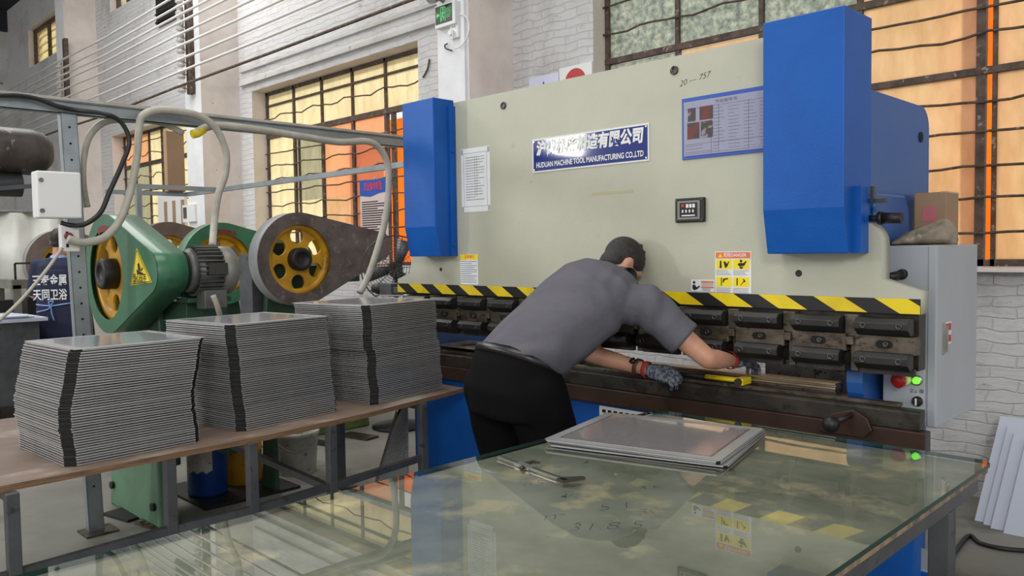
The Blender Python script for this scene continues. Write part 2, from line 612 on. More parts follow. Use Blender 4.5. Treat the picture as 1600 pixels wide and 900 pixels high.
M['barrel'] = mat('blue_drum_plastic', (18, 66, 138), 0.4)
M['yellowdrum'] = mat('yellow_drum_paint', (186, 140, 30), 0.5, col2=(150, 104, 26), vscale=6)
M['orangetarp'] = pane_mat('orange_tarpaulin', (255, 176, 92), (248, 150, 70), 2.0, gloss=0.0)
M['pane_tan'] = pane_mat('tan_frosted_pane', (230, 210, 180), (212, 188, 154), 7.0)
M['pane_grey'] = pane_mat('grey_green_frosted_pane', (204, 208, 196), (146, 154, 150), 22.0, (0.38, 0.62), stretch=(1, 1, 1))
M['pane_cream'] = pane_mat('cream_frosted_pane', (242, 236, 212), (222, 214, 184), 9.0)
M['pane_orange_lit'] = pane_mat('orange_lit_frosted_pane', (236, 204, 174), (226, 188, 154), 3.0)  # orange light from outside is put into the tint of these panes
M['pane_pale'] = pane_mat('pale_dusty_pane', (206, 204, 184), (184, 182, 160), 9.0)
M['skin'] = mat('skin', (196, 146, 122), 0.5, col2=(186, 134, 110), vscale=12)
M['hair'] = mat('black_hair', (24, 21, 20), 0.55, bump=0.6, bscale=90, col2=(44, 36, 34), vscale=40)
M['shirt'] = mat('grey_polo_fabric', (88, 87, 95), 0.75, col2=(80, 79, 87), vscale=4, bump=0.55, bscale=4.5, stretch=(1.0, 2.6, 2.2))
M['trousers'] = mat('black_trouser_cloth', (12, 12, 14), 0.85, bump=0.4, bscale=9, spec=0.12)
M['belt'] = mat('black_leather_belt', (24, 23, 24), 0.35)
M['glove'] = mat('marled_grey_glove', (122, 126, 136), 0.85, col2=(60, 66, 84), vscale=60, mix=(0.46, 0.54), bump=0.3, bscale=160, stretch=(2.2, 1, 1))
M['cuff'] = mat('red_glove_cuff', (168, 40, 44), 0.8)
M['leather'] = mat('brown_watch_strap', (72, 50, 36), 0.5)
M['apron'] = mat('navy_apron_cloth', (28, 34, 62), 0.8)
M['apronblue'] = mat('light_blue_trim', (130, 160, 214), 0.7)
M['signgreen'] = mat('lit_green_sign', (84, 190, 110), 0.4, emit=(70, 190, 100), estr=0.35)
M['handle_black'] = mat('black_rubber_grip', (28, 28, 28), 0.55)
M['hammer'] = mat('yellow_hammer_paint', (240, 208, 20), 0.4)
M['redtable'] = mat('dark_red_paint', (120, 44, 44), 0.5)
M['screen'] = mat('grey_plastic_curtain', (176, 176, 170), 0.35, col2=(156, 156, 150), vscale=1.5, bump=0.5, bscale=4)
M['pinkprint'] = mat('pink_print', (190, 110, 116), 0.7)
M['posterblue'] = mat('poster_blue', (32, 80, 170), 0.4)
M['posterpale'] = mat('poster_paper', (206, 188, 184), 0.5)
M['lavender'] = mat('lavender_paper', (206, 208, 232), 0.35)
M['photo'] = mat('printed_photo', (96, 74, 72), 0.5, col2=(190, 186, 186), vscale=30, mix=(0.5, 0.55))
M['photored'] = mat('printed_red_photo', (150, 60, 50), 0.5, col2=(80, 76, 84), vscale=26, mix=(0.48, 0.55))
# ================================================================== setting
def prism_sided(mb, poly, ax, d0, d1, holes, side):
    k = len(mb.m)
    mb.prism(poly, ax, d0, d1, holes)
    for i in range(k, len(mb.m)):
        a, b, c = (mb.v[j] for j in mb.f[i][:3])
        n = (b - a).cross(c - a)
        n.normalize()
        if abs(n['xyz'.index(ax)]) < 0.5:
            mb.m[i] = side


def rect(a0, a1, b0, b1):
    return [(a0, b0), (a1, b0), (a1, b1), (a0, b1)]


YW = 5.1
b = MB().box((-30, -9, -0.1), (9, 5.1, 0))
struct(b.build('floor', M['concrete']))
b = MB().box((-30, 5.45, -0.12), (9, 20, -0.02))
struct(b.build('ground_outside', mat('yard_ground', (176, 168, 150), 0.9)))

p0, p1 = P(44, 60, y=YW), P(91, 50, y=YW)
UZ0, UZ1 = P(91, 80, y=YW).z, P(91, 13, y=YW).z
q0, q1 = P(172, 10, y=YW), P(207, 5, y=YW)
VZ0 = P(172, 20, y=YW).z
WIN = {1: (-4.13, -1.0, 1.315, 4.0), 2: (-9.75, -6.35, 1.30, 3.53), 3: (-14.75, -11.4, 1.30, 3.50),
       4: (p0.x, p1.x, UZ0, UZ1), 5: (q0.x, q1.x, VZ0, VZ0 + 1.4)}
b = MB()
prism_sided(b, rect(-21.0, 5.0, 0, 7.3), 'y', YW, 5.45, [rect(*WIN[k]) for k in WIN], 1)
struct(b.build('wall_back', [M['brick'], M['columnside']]))
b = MB().box((-21.3, -6, 0), (-21.0, 5.45, 6.5))
b.mi = 1
b.box((-21.3, -6, 6.5), (-20.9, 5.1, 7.3))
struct(b.build('wall_left', [M['plaster'], M['roof']]))
b = MB().box((-21.3, -5, 7.3), (5, 5.45, 7.4)).box((-21.3, 4.6, 6.95), (-17.0, 5.1, 7.3))
struct(b.build('ceiling', M['roof']))

# pilasters of the back wall: white front face, raw plaster sides
for i, (x0, x1) in enumerate(((-5.43, -5.03), (-10.55, -10.08), (-15.75, -15.3))):
    b = MB()
    prism_sided(b, rect(x0, x1, 0, 7.3), 'y', 4.58, 5.1, [], 1)
    struct(b.build('pillar_%d' % (i + 1), [M['column'], M['columnside']]))
# smooth plaster band and raised conduits above the second window
b = MB()
for v0, v1, w in ((123, 92, .05), (100, 72, .035)):
    z = P(420, v0, y=YW).z
    b.box((-10.0, YW - w, z), (-5.43, YW, z + w))
struct(b.build('trim_1', M['plaster']))
b = MB().box((-1.0, 5.0, 1.29), (-4.2, 5.14, 1.315))
struct(b.build('trim_2', M['columnside']))


def wavy(x0, x1, y, z, amp, n=26, ph=0.0):
    return [(x0 + (x1 - x0) * i / n, y, z + amp * sin(ph + i * 1.15) + amp * 0.5 * sin(i * 2.3 + ph * 2)) for i in range(n + 1)]


def window(num, yf, mull, rails, rods, panes, post=0.05, gap=None):
    """steel window: outer frame, mullions at x, rails at z, security rods (z, waviness), panes list of (x0,x1,z0,z1,material)"""
    x0, x1, z0, z1 = WIN[num]
    r = thing('window_%d' % num, ((x0 + x1) / 2, yf, z0), 'steel window', 'window')
    del r['label']
    del r['category']
    struct(r)
    f = MB()
    t = 0.04
    f.box((x0, yf - t / 2, z0), (x1, yf + t / 2, z0 + t)).box((x0, yf - t / 2, z1 - t), (x1, yf + t / 2, z1))
    f.box((x0, yf - t / 2, z0), (x0 + t, yf + t / 2, z1)).box((x1 - t, yf - t / 2, z0), (x1, yf + t / 2, z1))
    for x, w, a, c in mull:
        f.box((x - w / 2, yf - t / 2, a), (x + w / 2, yf + t / 2, c))
    for z, h in rails:
        f.box((x0, yf - t / 2 - .005, z - h / 2), (x1, yf + t / 2 + .005, z + h / 2))
    f.build('window_frame', M['rust'], r)
    for z, amp in rods:
        g = MB().tube(wavy(x0, x1, yf - 0.04, z, amp, ph=z * 7), 0.008, 6)
        g.build('security_rod', M['rust'], r)
    mats = sorted({p[4] for p in panes})
    g = MB()
    for a0, a1, c0, c1, mm in panes:
        g.mi = mats.index(mm)
        g.box((a0, yf + .004, c0), (a1, yf + .009, c1))
    g.build('window_pane', [M[k] for k in mats], r)
    return r


# window 1: behind the press
def z1(u, v):
    return P(u, v, y=5.27).z


xm = [P(u, v, y=5.27).x for u, v in ((1060, 60), (1191, 30), (1345, 10), (1533, 200))]
zt = z1(1060, 74)
pn = []
xs = [-4.13] + xm + [-1.0]
for i in range(5):
    if i < 3:
        pn.append((xs[i], xs[i + 1], zt, 4.0, 'pane_grey'))
        if i == 0:
            pn.append((xs[i], xs[i + 1], 1.33, zt - .03, 'pane_grey'))
        elif i == 1:
            pn.append((xs[i] + .03, xs[i + 1], 1.33, zt - .03, 'pane_tan'))
        else:
            pn.append((xs[i], xs[i + 1], 1.33, zt - .03, 'pane_tan'))
    else:
        a0 = xs[i] + (.055 if i == 4 else 0)
        pn.append((a0, xs[i + 1], 2.43, 4.0, 'pane_tan'))
        pn.append((a0, xs[i + 1], 1.33, 2.43, 'pane_tan'))
window(1, 5.27, [(x, .035, 1.315, 4.0) for x in xm[:3]] + [(xm[3], .05, 1.315, 4.0), (xm[3] + .07, .022, 1.315, 4.0)],
       [(zt, .045), (2.44, .04), (3.55, .02)],
       [(3.39, .003), (3.17, .012), (2.79, .003), (2.64, .013), (2.265, .010), (2.09, .004), (1.89, .006), (1.71, .004), (1.51, .003)], pn)

# window 2: between the pillars, half hidden by the guards
yf = 5.31
xm2 = [P(u, 200, y=yf).x for u in (461, 505, 553, 605)]
z2 = lambda u, v: P(u, v, y=yf).z
zt2 = z2(555, 185)
pn = []
xs = [-9.75] + xm2 + [-6.35]
low = ['pane_cream', 'pane_pale', 'pane_orange_lit', 'pane_orange_lit', None]
for i in range(5):
    pn.append((xs[i], xs[i + 1], zt2, 3.53, 'pane_cream'))
    if low[i]:
        pn.append((xs[i], xs[i + 1], 2.1, zt2 - .02, low[i]))
        pn.append((xs[i], xs[i + 1], 1.3, 2.1, 'pane_cream' if i < 2 else 'pane_tan'))
window(2, yf, [(x, .034, zt2, 3.53) for x in xm2] + [(x, .05, 1.3, zt2) for x in xm2] + [(xm2[0] + .1, .02, 1.3, zt2), (xm2[3] + .12, .05, 1.3, zt2)],
       [(zt2, .06), (z2(555, 130), .02)],
       [(z2(555, 153), .02), (z2(555, 217), .005), (z2(555, 240), .014), (z2(555, 264), .014), (z2(555, 285), .008), (z2(555, 310), .014), (z2(555, 335), .014), (z2(555, 358), .006)], pn)
# window 3: far bay
yf = 5.31
xm3 = [P(u, 250, y=yf).x for u in (213, 235, 255, 275)]
z3 = lambda u, v: P(u, v, y=yf).z
pn = []
xs = [-14.75] + xm3 + [-11.4]
zt3 = z3(235, 255)
for i in range(5):
    pn.append((xs[i], xs[i + 1], zt3, 3.5, 'pane_orange_lit' if i < 2 else 'pane_cream'))
    pn.append((xs[i], xs[i + 1], 1.3, zt3, 'pane_pale' if i < 2 else 'pane_cream'))
window(3, yf, [(x, .04, 1.3, 3.5) for x in xm3], [(zt3, .06)],
       [(z3(235, 220), .006), (z3(235, 240), .03), (z3(235, 275), .03), (z3(235, 298), .006), (z3(235, 320), .02), (z3(235, 340), .02)], pn)
# small high windows with slanted louvres
for k in (4, 5):
    x0, x1, a, c = WIN[k]
    r = thing('window_%d' % k, ((x0 + x1) / 2, 5.25, a), '', '')
    del r['label']
    del r['category']
    struct(r)
    f = MB()
    f.box((x0, 5.2, a), (x0 + .06, 5.26, c)).box((x1 - .06, 5.2, a), (x1, 5.26, c)).box((x0, 5.2, a), (x1, 5.26, a + .06)).box((x0, 5.2, c - .06), (x1, 5.26, c))
    f.box(((x0 + x1) / 2 - .03, 5.2, a), ((x0 + x1) / 2 + .03, 5.26, c))
    f.build('window_frame', M['rust'], r)
    g = MB()
    n = 5
    for i in range(n):
        zz = a + (c - a) * (i + .5) / n
        g.box((x0, -.14, -.004), (x1, .14, .004), Matrix.Translation((0, 5.33, zz)) @ Matrix.Rotation(radians(68), 4, 'X'))
    g.build('window_pane', M['pane_cream'], r)

# orange tarpaulin shed outside the windows
g = MB()
g.box((-7.85, 5.75, -.02), (-7.2, 5.77, 2.98))
o = g.build('orange_tarpaulin', M['orangetarp'])
tag(o, 'orange tarpaulin glowing outside the gap in the window behind the flywheels', 'tarpaulin')
g = MB()
g.box((xm[3] - .09, 5.46, -.02), (xm[3] + .03, 5.465, 3.2))
o = g.build('orange_tarpaulin', M['orangetarp'])
tag(o, 'orange tarpaulin strip seen through the slit beside the thick window post', 'tarpaulin')

# ================================================================== press brake
XC = -2.475


def mir(poly):
    return [(2 * XC - x, z) for x, z in poly]


press = thing('press_brake', (XC, 3.4, 0), 'large cream and blue press brake with striped lower edge, where the man works', 'press brake')
arc = [(-1.112 - .08 + .08 * cos(a), 1.455 + .08 * sin(a)) for a in [radians(d) for d in range(0, 91, 15)]]
half = [(-.978, 1.203), (-.978, 1.283), (-1.112, 1.325)] + arc + [(-1.30, 1.535), (-1.30, 2.272)]
poly = half + [(x, z) for x, z in mir(half)[::-1]]
b = MB()
prism_sided(b, poly, 'y', 3.0, 3.08, [], 1)
b.build('ram_plate', [M['cream'], M['cream']], press)
# hazard stripe tape on the ram's lower edge
tape = MB().box((-3.972, 2.9975, 1.203), (-.978, 3.0, 1.257)).build('hazard_tape', M['tapeblack'], press)
b = MB()
per, wid, sl = .2275, .115, .088
xs0 = -1.135
x = xs0 + per
while x > -4.3:
    pts = [(x, 1.257), (x + wid, 1.257), (x + wid + sl, 1.204), (x + sl, 1.204)]
    # clip to the ends of the tape
    bm = []
    lo, hi = -3.971, -.979
    cl = pts
    for sgn, lim in ((1, lo), (-1, hi)):
        out = []
        for i in range(len(cl)):
            a, c = cl[i], cl[(i + 1) % len(cl)]
            ia, ic = sgn * (a[0] - lim) >= 0, sgn * (c[0] - lim) >= 0
            if ia: out.append(a)
            if ia != ic:
                t = (lim - a[0]) / (c[0] - a[0])
                out.append((lim, a[1] + (c[1] - a[1]) * t))
        cl = out
        if len(cl) < 3: break
    if len(cl) >= 3:
        b.prism(cl, 'y', 2.9965, 2.9975)
    x -= per
b.build('yellow_stripe', M['yellow'], tape)

# blue cylinder covers
for x0, x1, yb in ((-3.70, -3.427, 3.0), (-1.494, -1.186, 3.094)):
    prof = [(yb, 2.285), (2.85, 2.285), (2.85, 1.585), (2.885, 1.42), (yb, 1.42)]
    c = MB().prism(prof, 'x', x0, x1).build('cylinder_cover', M['blue'], press, bevel=.004)
    e = MB()
    if x1 < -2:
        e.box((x1 - .002, 2.955, 1.42), (x1 + .012, 3.0, 2.25))
        for zz in (2.0, 1.48):
            e.cyl((x1 + .012, 2.975, zz), (x1 + .02, 2.975, zz), .008, n=10)
    else:
        e.box((x1 - .004, 2.93, 1.42), (x1 + .028, 3.0, 1.66))
        e.cyl((x1 + .028, 2.965, 1.54), (x1 + .034, 2.965, 1.54), .008, n=10)
    e.build('fixing_flange', M['blue'], c)
# bolts and holes
for u, v, rr in ((787, 165, .019), (1054, 110, .019)):
    q = P(u, v, y=3.0)
    w = MB().lathe((q.x, 3.0, q.z), (0, -1, 0), [(0, rr), (.006, rr), (.006, rr * .6), (.001, rr * .55)])
    w.build('ram_bolt', M['bolt'], press)
for u, v, rr in ((1248, 427, .013), (689, 421, .01)):
    q = P(u, v, y=3.0)
    MB().lathe((q.x, 3.0, q.z), (0, -1, 0), [(0, rr), (.002, rr), (.002, rr * .6), (.0005, rr * .5)]).build('ram_bolt', M['blackmatte'], press)

# side frames with throat
for sx, sgn in ((-1.2, 1), (2 * XC + 1.2, -1)):
    arcb = [(3.765 - .09 + .09 * cos(a), 2.03 - .09 + .09 * sin(a)) for a in [radians(d) for d in range(0, 91, 15)]]
    thr = [(3.095, 1.0), (3.075, .992), (3.062, .97), (3.06, .93), (3.066, .89), (3.085, .862)]
    prof = [(3.085, 0), (3.765, 0)] + arcb + [(3.095, 2.03)] + thr
    s = MB().prism(prof, 'x', sx - .06 * sgn, sx).build('side_frame', M['blue_shaded'], press)
    k = MB()
    k.prism([(3.1, 1.3), (3.40, 1.3), (3.45, 1.35), (3.45, 1.59), (3.40, 1.645), (3.1, 1.645)], 'x', sx, sx + .03 * sgn)
    k.build('frame_cheek', M['blue_shaded'], s, bevel=.01)
    if sgn > 0:
        h = MB().cyl((sx - .02, 3.66, 1.9), (sx + .004, 3.66, 1.9), .022)
        h.build('lifting_hole', M['hole'], s)
# lever behind the right cover
b = MB().cyl((-1.19, 3.02, 1.545), (-1.10, 3.02, 1.545), .012).cyl((-1.13, 3.02, 1.545), (-1.115, 3.02, 1.545), .024).cyl((-1.115, 3.02, 1.545), (-1.05, 3.02, 1.543), .02, .019)
b.build('stop_screw', M['blackmatte'], press)
b = MB().box((-1.19, 3.0, 1.60), (-1.10, 3.02, 1.615)).box((-1.15, 2.99, 1.60), (-1.14, 3.01, 1.66))
b.build('stop_bracket', M['bolt'], press)

# upper tool clamps
back = MB().box((-3.95, 3.02, 1.0), (-.99, 3.09, 1.203)).build('clamp_beam', M['steel_dark'], press)
N = 12
for k in range(N):
    x1 = -.995 - .241 * k
    x0 = x1 - .186
    c = MB()
    c.box((x0 - .012, 2.965, 1.06), (x1 + .012, 3.02, 1.125)).box((x0 - .052, 2.975, 1.115), (x0 - .004, 3.02, 1.195)).box((x0 - .040, 2.955, 1.085), (x0 - .012, 3.02, 1.115))
    c.box((x0 - .034, 2.985, .985), (x0 - .006, 3.02, 1.09))
    plate = c.build('clamp_plate', M['steel_worn'], press, bevel=.003)
    for za, zb, lowr in ((1.128, 1.188, 0), (1.004, 1.066, 1)):
        prof = [(2.985, zb), (2.945, zb), (2.928, zb - .016), (2.928, za + .022), (2.955, za), (2.985, za)]
        blk = MB().prism(prof, 'x', x0, x1).build('clamp_jaw', M['black'], plate, bevel=.002)
        for f in (.17, .83):
            xx = x0 + (x1 - x0) * f
            zz = (za + zb) / 2 + .004
            # socket screws sit on the jaw
            w = MB().lathe((xx, 2.930, zz), (0, -1, 0), [(0, .012), (.004, .012), (.004, .0065), (.0015, .006)], n=14)
            w.build('socket_screw', M['bolt'], plate)
    xm_ = (x0 + x1) / 2
    sl_ = []
    for a in range(0, 181, 20):
        sl_.append((xm_ + .016 + .014 * sin(radians(a)), 1.094 + .014 * cos(radians(a))))
    for a in range(180, 361, 20):
        sl_.append((xm_ - .016 + .014 * sin(radians(a)), 1.094 + .014 * cos(radians(a))))
    MB().prism(sl_, 'y', 2.9635, 2.966).build('slot', M['hole'], plate)
    MB().lathe((xm_ + .006, 2.9635, 1.094), (0, -1, 0), [(0, .011), (.004, .011), (.004, .005), (.001, .005)], n=12).build('clamp_bolt', M['bolt'], plate)
    pz = MB().box((x0 + .004, 2.975, .985), (x1 + .004, 3.0, 1.01))
    pz.build('punch', M['steel_dark'], plate)

# bed
b = MB()
b.prism([(3.0, .79), (3.0, .852), (3.008, .86), (3.058, .86), (3.058, .79)], 'x', -3.99, -.978)
bed = b.build('bed_rail', M['steel_dark'], press, bevel=.003)
b = MB().box((-3.99, 3.035, .86), (-1.06, 3.075, .874)).box((-3.95, 3.19, .86), (-1.35, 3.24, .89))
b.box((-3.97, 3.058, .79), (-1.27, 3.26, .86))
b.build('die_guide', M['steel_worn'], bed, bevel=.002)
b = MB().box((-4.0, 2.985, .715), (-.955, 3.045, .79))
b.build('bed_plate', M['steel_brown'], press, bevel=.004)
b = MB().prism([(-1.33, .745), (-1.16, .745), (-1.13, .775), (-1.15, .82), (-1.20, .845), (-1.28, .82)], 'y', 2.97, 2.985)
b.build('end_bracket', M['steel_brown'], press, bevel=.003)
b = MB().cyl((-1.205, 2.97, .825), (-1.24, 2.915, .80), .01).sph((-1.25, 2.90, .795), .031, 12)
b.build('ball_knob', M['blackmatte'], press)
b = MB().box((-3.86, 3.02, .18), (-1.0, 3.10, .735)).box((-3.80, 3.06, 0), (-3.5, 3.3, .18)).box((-1.4, 3.06, 0), (-1.02, 3.3, .18))
b.build('base_panel', M['blue'], press, bevel=.004)
b = MB().box((-2.42, 3.008, .50), (-1.98, 3.018, .70))
vent = b.build('louvre_plate', M['white'], press)
b = MB()
for i in range(12):
    for j in range(2):
        b.box((-2.40 + i * .034, 3.004, .645 + j * .026), (-2.40 + i * .034 + .018, 3.008, .645 + j * .026 + .014))
b.build('vent_slot', M['hole'], vent)
# rear gauge plate seen under the clamps
b = MB().box((-1.78, 3.42, .70), (-1.265, 3.46, 1.02))
b.build('rear_plate', mat('speckled_rear_plate', (150, 145, 136), 0.6, 0.1, col2=(116, 111, 103), vscale=16, col3=(54, 50, 46), s3=34, mix3=(0.58, 0.62)), press)

# control cabinet bolted to the right side of the press
cx0, cx1, cy0, cy1, cz0, cz1 = -1.168, -.986, 3.2, 3.69, .768, 1.445
cab = MB().box((cx0, cy0, cz0), (cx1, cy1, cz1)).build('control_cabinet', M['cab'], press, bevel=.006)
b = MB().box((cx1 - .030, cy0 - .006, cz0 + .004), (cx1 - .003, cy0, cz1 - .004)).build('cabinet_door_edge', M['cab'], cab, bevel=.002)
pb = MB().box((cx0 - .005, cy0 - .012, .815), (-1.022, cy0, 1.04)).build('button_panel', M['cab'], cab, bevel=.003)
q = P(1403, 593, y=3.16)
b = MB()
b.lathe((q.x + .02, cy0 - .012, q.z), (-.2, -1, 0), [(0, .024), (.02, .024), (.03, .02), (.03, .0)], n=20)
b.build('emergency_stop_collar', M['ivory'], cab)
b = MB().lathe((q.x + .014, cy0 - .042, q.z), (-.2, -1, 0), [(0, .014), (.012, .014), (.014, .027), (.026, .028), (.032, .022), (.034, .001)], n=22)
b.build('emergency_stop_button', M['red'], cab)
q = P(1431, 595, y=3.17)
b = MB().lathe((q.x, cy0 - .012, q.z), (0, -1, 0), [(0, .019), (.008, .019), (.010, .014)], n=18)
b.build('lamp_ring', M['bright'], cab)
b = MB().lathe((q.x, cy0 - .022, q.z), (0, -1, 0), [(0, .0135), (.012, .012), (.018, .006), (.019, .001)], n=18)
b.build('green_lamp', M['greenlamp'], cab)
q = P(1431, 628, y=3.17)
b = MB().lathe((q.x, cy0 - .012, q.z), (0, -1, 0), [(0, .019), (.006, .019), (.008, .015), (.018, .014)], n=18)
b.build('selector_knob', M['blackmatte'], cab)
b = MB().box((q.x - .003, cy0 - .032, q.z - .013), (q.x + .003, cy0 - .029, q.z + .013))
b.build('selector_mark', M['white'], cab)
for u, v, s in ((1427, 583, '(·)'), (1425, 611, '正'), (1431, 612, '↓'), (1440, 612, '图')):
    q = P(u, v, y=3.188)
    text('panel_symbol', s, .016, q, (1, 0, 0), (0, 0, 1), M['inkblack'], cab)
b = MB().lathe((-1.11, 3.2, 1.335), (.25, -.8, .3), [(0, .02), (.01, .02), (.01, .013), (.03, .013)], n=16)
b.cyl((-1.105, 3.18, 1.34), (-1.135, 3.125, 1.325), .013, .017).cyl((-1.135, 3.125, 1.325), (-1.14, 3.12, 1.322), .018)
b.build('rotary_handle', M['blackmatte'], cab)
q = P(1475, 525, x=cx1)
b = MB().box((cx1, q.y - .02, q.z - .07), (cx1 + .004, q.y + .008, q.z + .05)).box((cx1 + .004, q.y - .004, q.z - .06), (cx1 + .014, q.y + .004, q.z + .04))
b.build('door_latch', M['bright'], cab)
lab = MB().box((cx1, q.y + .012, q.z - .035), (cx1 + .0015, q.y + .08, q.z + .05)).build('warning_label', M['paper'], cab)
MB().box((cx1 + .0015, q.y + .016, q.z + .018), (cx1 + .0022, q.y + .076, q.z + .044)).box((cx1 + .0015, q.y + .016, q.z - .026), (cx1 + .0022, q.y + .076, q.z + .0)).build('label_band', M['red'], lab)

# blue company nameplate
a, c = P(833, 245, y=3.0), P(1015, 221, y=3.0)
nx0, nx1, nz0, nz1 = -2.826, -2.1145, 1.837, 2.004
np_ = MB().box((nx0, 2.996, nz0), (nx1, 3.0, nz1)).build('nameplate', M['white'], press)
MB().box((nx0 + .008, 2.9945, nz0 + .008), (nx1 - .008, 2.996, nz1 - .008)).build('nameplate_field', M['navy'], np_)
xm_ = (nx0 + nx1) / 2
text('nameplate_lettering', '沪锻机床制造有限公司', .074, (xm_, 2.9945, 1.950), (1, 0, 0), (0, 0, 1), M['white'], np_, bold=.0032, width=.655, shear=.12)
text('nameplate_lettering', 'HUDUAN MACHINE TOOL MANUFACTURING CO.,LTD', .036, (xm_, 2.9945, 1.871), (1, 0, 0), (0, 0, 1), M['white'], np_, bold=.0009, width=.655)
for x in (nx0 + .014, nx1 - .014):
    for z in (nz0 + .014, nz1 - .014):
        MB().cyl((x, 2.9945, z), (x, 2.992, z), .004, n=10).build('rivet', M['bright'], np_)

# pressure readout set in the ram
gx0, gx1, gz0, gz1 = -1.974, -1.83, 1.557, 1.66
gp = MB().box((gx0, 2.985, gz0), (gx1, 3.0, gz1)).build('readout_bezel', M['blackmatte'], press, bevel=.004)
MB().box((gx0 + .014, 2.9825, gz0 + .012), (gx1 - .02, 2.985, gz1 - .012)).build('readout_plate', M['motorcap'], gp)
MB().box((gx0 + .026, 2.981, gz0 + .022), (gx1 - .032, 2.9825, gz1 - .02)).build('readout_screen', M['inkblack'], gp)
b = MB()
for i in range(3):
    b.box((gx0 + .058 + i * .016, 2.9802, gz1 - .042), (gx0 + .070 + i * .016, 2.981, gz1 - .026))
for i in range(4):
    b.box((gx0 + .038 + i * .017, 2.9802, gz1 - .062), (gx0 + .045 + i * .017, 2.981, gz1 - .05))
b.box((gx0 + .036, 2.9802, gz0 + .026), (gx1 - .042, 2.981, gz0 + .031))
b.build('readout_marks', M['paper'], gp)
MB().box((gx0 + .034, 2.9802, gz1 - .038), (gx0 + .05, 2.981, gz1 - .026)).build('red_digit', M['red'], gp)
for x in (gx0 + .01, gx1 - .01):
    for z in (gz0 + .008, gz1 - .008):
        MB().cyl((x, 2.985, z), (x, 2.982, z), .0045, n=10).build('screw', M['bolt'], gp)


def lines(mb, x0, x1, z0, z1, n, y, t=.0018, seed=1, ragged=.35):
    r = random.Random(seed)
    for i in range(n):
        z = z1 - (z1 - z0) * (i + .5) / n
        mb.box((x0, y - .0006, z - t / 2), (x1 - (x1 - x0) * ragged * r.random() ** 2, y, z + t / 2))


# warning stickers on the ram
def sticker(name, x0, x1, z0, z1, m, label=None):
    o = MB().box((x0, 2.9985, z0), (x1, 3.0, z1)).build(name, m, press)
    if label:
        o['label'] = label
    return o


yS = 2.9985
s = sticker('danger_sticker', -1.787, -1.622, 1.259, 1.43, M['paper'], 'white sticker with orange DANGER band and four yellow pictures')
MB().box((-1.783, yS - .0006, 1.402), (-1.626, yS, 1.427)).build('danger_band', M['orange'], s)
text('danger_lettering', '危险DANGER', .019, (-1.695, yS - .0006, 1.4145), (1, 0, 0), (0, 0, 1), M['white'], s, bold=.0004, width=.105, lift=.0008)
MB().prism([(-1.772, 1.406), (-1.752, 1.406), (-1.762, 1.423)], 'y', yS - .0012, yS - .0006).build('warning_triangle', M['yel'], s)
b, t, PICS = MB(), MB(), []
for i in range(2):
    for j in range(2):
        xa = -1.781 + i * .078
        g = MB()
        PICS.append(g)
        za = 1.357 - j * .072
        b.box((xa, yS - .0006, za), (xa + .072, yS, za + .041))
        lines(t, xa, xa + .07, za - .026, za - .003, 4, yS, .0016, i + j * 3)
        yy0, yy1 = yS - .0014, yS - .0006
        if (i, j) == (0, 0):
            g.prism([(xa + .016, za + .005), (xa + .026, za + .005), (xa + .024, za + .036), (xa + .018, za + .036)], 'y', yy0, yy1)
            g.prism([(xa + .034, za + .03), (xa + .04, za + .034), (xa + .05, za + .022), (xa + .058, za + .034), (xa + .06, za + .03), (xa + .052, za + .012), (xa + .042, za + .004)], 'y', yy0, yy1)
        elif (i, j) == (1, 0):
            g.prism([(xa + .02, za + .02), (xa + .028, za + .026), (xa + .048, za + .026), (xa + .058, za + .036), (xa + .06, za + .03), (xa + .05, za + .014), (xa + .03, za + .012)], 'y', yy0, yy1)
            g.prism([(xa + .036 + .006 * cos(k * pi / 5), za + .034 + .006 * sin(k * pi / 5)) for k in range(10)], 'y', yy0, yy1)
            g.box((xa + .03, yy0, za + .003), (xa + .044, yy1, za + .011))
        elif (i, j) == (0, 1):
            g.box((xa + .022, yy0, za + .004), (xa + .026, yy1, za + .037))
            g.prism([(xa + .032, za + .033), (xa + .054, za + .036), (xa + .055, za + .031), (xa + .04, za + .028), (xa + .034, za + .016), (xa + .030, za + .018)], 'y', yy0, yy1)
        else:
            g.box((xa + .016, yy0, za + .006), (xa + .021, yy1, za + .036))
            g.prism([(xa + .034, za + .004), (xa + .042, za + .016), (xa + .056, za + .022), (xa + .052, za + .03), (xa + .044, za + .034), (xa + .048, za + .024), (xa + .036, za + .012)], 'y', yy0, yy1)
b.build('picture_panel', M['yel'], s)
t.build('small_print', M['ink'], s)
for g in PICS:
    g.build('pictogram', M['inkblack'], s)
s = sticker('manual_sticker', -1.903, -1.79, 1.262, 1.312, M['paper'], 'small white sticker with a figure reading a manual')
g = MB()
yy0, yy1 = yS - .0014, yS - .0004
g.prism([(-1.888 + .006 * cos(k * pi / 6), 1.300 + .006 * sin(k * pi / 6)) for k in range(12)], 'y', yy0, yy1)
g.prism([(-1.896, 1.289), (-1.885, 1.291), (-1.876, 1.279), (-1.862, 1.287), (-1.858, 1.284), (-1.872, 1.272), (-1.882, 1.268), (-1.888, 1.266), (-1.896, 1.274)], 'y', yy0, yy1)
g.build('pictogram', M['inkblack'], s)
g = MB().box((-1.853, yy0, 1.300), (-1.794, yy1, 1.307)).box((-1.853, yy0, 1.277), (-1.794, yy1, 1.283))
g.build('orange_band', M['orange'], s)
g = MB()
lines(g, -1.853, -1.794, 1.284, 1.299, 3, yS, .0016, 4)
lines(g, -1.85, -1.796, 1.264, 1.275, 2, yS, .002, 6)
g.build('small_print', M['ink'], s)
s = sticker('notice_sticker', -3.393, -3.25, 1.262, 1.428, M['paper'], 'white sticker with yellow heading below the notice sheet')
